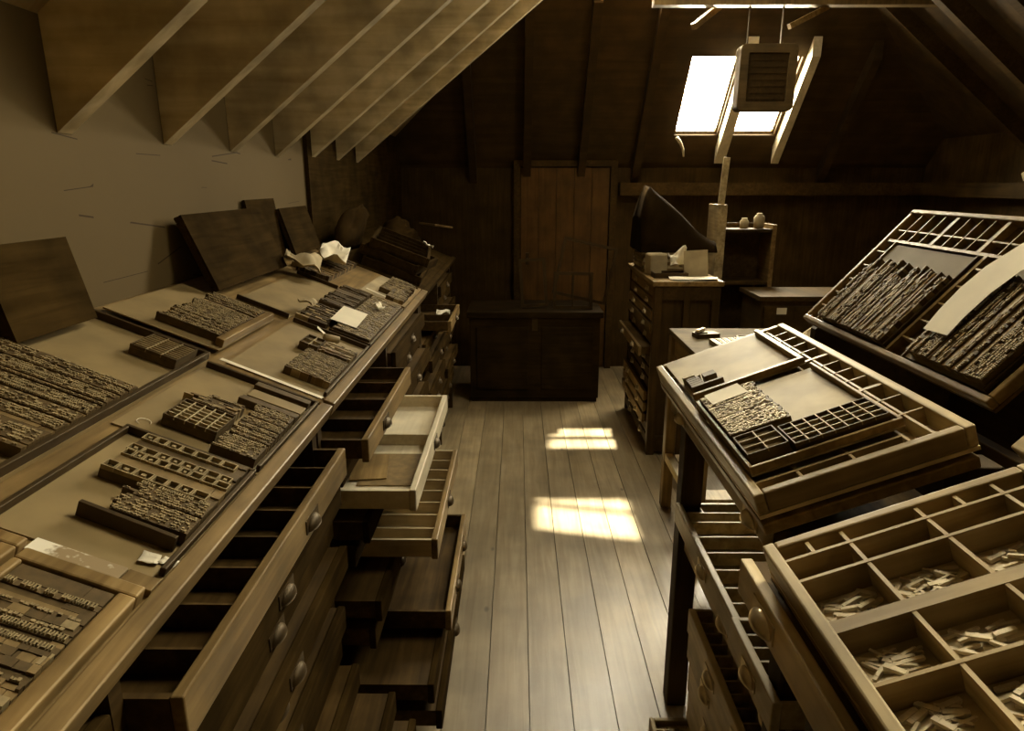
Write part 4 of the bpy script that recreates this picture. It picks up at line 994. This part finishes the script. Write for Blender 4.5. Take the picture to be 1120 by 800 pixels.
open_frame('small empty frame at the left of the aisle end table', .20, .36, False, Matrix.Translation((.13, 5.02, .7)) @ Ry(-.06) @ Rx(-.12))
open_frame('largest empty frame tilted behind the others on the dark chest', .42, .44, False, Matrix.Translation((.47, 5.16, .735)) @ Ry(.22) @ Rx(-.12))
open_frame('empty frame with a middle bar in front on the dark chest', .29, .27, True, Matrix.Translation((.41, 4.97, .695)) @ Ry(.02) @ Rx(-.1))

# box hanging before the roof lights
tH = thing('hanging_box', 'framed wooden box hanging from the tie beam before the right roof light', 'box', (1.475, 4.36, 2.20))
W, Hh = .335, .37
def rrect(w, h, r, n=5):
    pts = []
    for cx, cz, a0 in ((w / 2 - r, h / 2 - r, 0), (-w / 2 + r, h / 2 - r, 90), (-w / 2 + r, -h / 2 + r, 180), (w / 2 - r, -h / 2 + r, 270)):
        for k in range(n + 1):
            a_ = math.radians(a0 + 90 * k / n); pts.append((cx + r * math.cos(a_), cz + r * math.sin(a_)))
    return pts
def ring(po, pi, y0, y1):
    m_ = MB(); n = len(po)
    for pl, y in ((po, y0), (pi, y0), (po, y1), (pi, y1)): m_.v += [(x, y, z) for x, z in pl]
    for k in range(n):
        j = (k + 1) % n
        m_.face([k, j, n + j, n + k]); m_.face([2 * n + j, 2 * n + k, 3 * n + k, 3 * n + j]); m_.face([j, k, 2 * n + k, 2 * n + j]); m_.face([n + k, n + j, 3 * n + j, 3 * n + k])
    return m_
M['boxwood'] = wood('hanging_box_wood', (.07, .043, .014), (.11, .07, .026), .5, 'x')
part('frame', ring(rrect(W, Hh, .03), rrect(W - .10, Hh - .10, .008), -.05, .05), 'boxwood', tH, .003)
part('panel', MB().box(-W / 2 + .045, W / 2 - .045, -.036, .04, -Hh / 2 + .045, Hh / 2 - .045), 'dark', tH)
mm_ = MB()
for k in range(7): mm_.box(-W / 2 + .06, W / 2 - .06, -.040, -.0365, -Hh / 2 + .065 + .036 * k, -Hh / 2 + .083 + .036 * k)
part('slats', mm_, 'dark', tH)
for s in (-.1, .1): part('hanger', MB().beam((s, .07, Hh / 2 - .04), (s, .07, .41), .02, .006).box(s - .01, s + .01, .051, .067, Hh / 2 - .06, Hh / 2 - .03), 'iron', tH)
# stay hanging below the roof light
solo('window_stay', MB().tube([(1.245, 5.585, 1.945), (1.262, 5.59, 1.925), (1.285, 5.60, 1.895), (1.305, 5.61, 1.855), (1.315, 5.615, 1.80)], [.012, .014, .012, .010, .006], 8), 'sort', 'curved pale window stay hanging below the left roof light', 'window stay')
# things on the eaves ledge
solo('paper_sheet', sheet([(-.10, -.13, 0), (.10, -.13, 0), (.10, .13, 0), (-.10, .13, 0)], 8, 8, .10, .02, 55), 'papergrey', 'crumpled pale paper on the eaves ledge at the right picture edge', 'paper', Matrix.Translation((3.29, 4.35, 1.602)))

# ------------------------------------------------------------------ light
wd = bpy.data.worlds.new('sky'); bpy.context.scene.world = wd; wd.use_nodes = True
bg = wd.node_tree.nodes['Background']; bg.inputs[0].default_value = (1.0, .90, .70, 1); bg.inputs[1].default_value = 1
_n = wd.node_tree.nodes; _l = wd.node_tree.links
_tc = _n.new('ShaderNodeTexCoord'); _sp = _n.new('ShaderNodeSeparateXYZ'); _l.new(_tc.outputs['Generated'], _sp.inputs[0])
_cl = _n.new('ShaderNodeClamp'); _l.new(_sp.outputs[1], _cl.inputs[0])
_pw = _n.new('ShaderNodeMath'); _pw.operation = 'POWER'; _pw.inputs[1].default_value = 1.4; _l.new(_cl.outputs[0], _pw.inputs[0])
_ma = _n.new('ShaderNodeMath'); _ma.operation = 'MULTIPLY_ADD'; _ma.inputs[1].default_value = 165; _ma.inputs[2].default_value = 15
_l.new(_pw.outputs[0], _ma.inputs[0]); _l.new(_ma.outputs[0], bg.inputs[1])      # brightest low in the sky beyond the end of the room
def portal(name, mt, sx, sy):
    l = bpy.data.lights.new(name, 'AREA'); l.shape = 'RECTANGLE'; l.size = sx; l.size_y = sy; l.cycles.is_portal = True
    o = bpy.data.objects.new(name, l); C.objects.link(o); o.matrix_world = mt
ang = math.atan(HT)
for a, b, HY0, HY1 in HO + [HU]:
    c = Vector(((a + b) / 2, (HY0 + HY1) / 2, hz((HY0 + HY1) / 2))) + Vector((0, HT, 1)).normalized() * .045
    portal('sky_portal', Matrix.Translation(c) @ Matrix.Rotation(-ang, 4, 'X'), b - a, (HY1 - HY0) / math.cos(ang))
rooflight('window_5', RX0, RY0, zleft(RX0), -math.atan(PIT), (RX1 - RX0) / CP, RY1 - RY0)  # unseen roof light, added for the bright patch on the floor
c = Vector(((RX0 + RX1) / 2, (RY0 + RY1) / 2, zleft((RX0 + RX1) / 2) + .055))
portal('sky_portal', Matrix.Translation(c) @ Matrix.Rotation(-math.atan(PIT), 4, 'Y'), (RX1 - RX0) / CP, RY1 - RY0)
c = Vector(((QX0 + QX1) / 2, (QY0 + QY1) / 2, zright((QX0 + QX1) / 2) + .055))
portal('sky_portal', Matrix.Translation(c) @ Matrix.Rotation(math.atan(PIT), 4, 'Y'), (QX1 - QX0) / CP, QY1 - QY0)
sd = Vector((-.10, -.25, -1)).normalized()
sl = bpy.data.lights.new('sun', 'SUN'); sl.energy = 30; sl.angle = .024; sl.color = (1, .95, .82)
so = bpy.data.objects.new('sun', sl); C.objects.link(so); so.rotation_euler = sd.to_track_quat('-Z', 'Y').to_euler()

sc = bpy.context.scene
sc.view_settings.view_transform = 'Standard'; sc.view_settings.look = 'None'; sc.view_settings.gamma = 1
sc.view_settings.use_curve_mapping = False; sc.view_settings.exposure = 0
sc.cycles.use_denoising = True; sc.cycles.max_bounces = 8; sc.cycles.diffuse_bounces = 5; sc.cycles.glossy_bounces = 3
sc.cycles.transparent_max_bounces = 8; sc.cycles.caustics_reflective = False; sc.cycles.sample_clamp_indirect = 6
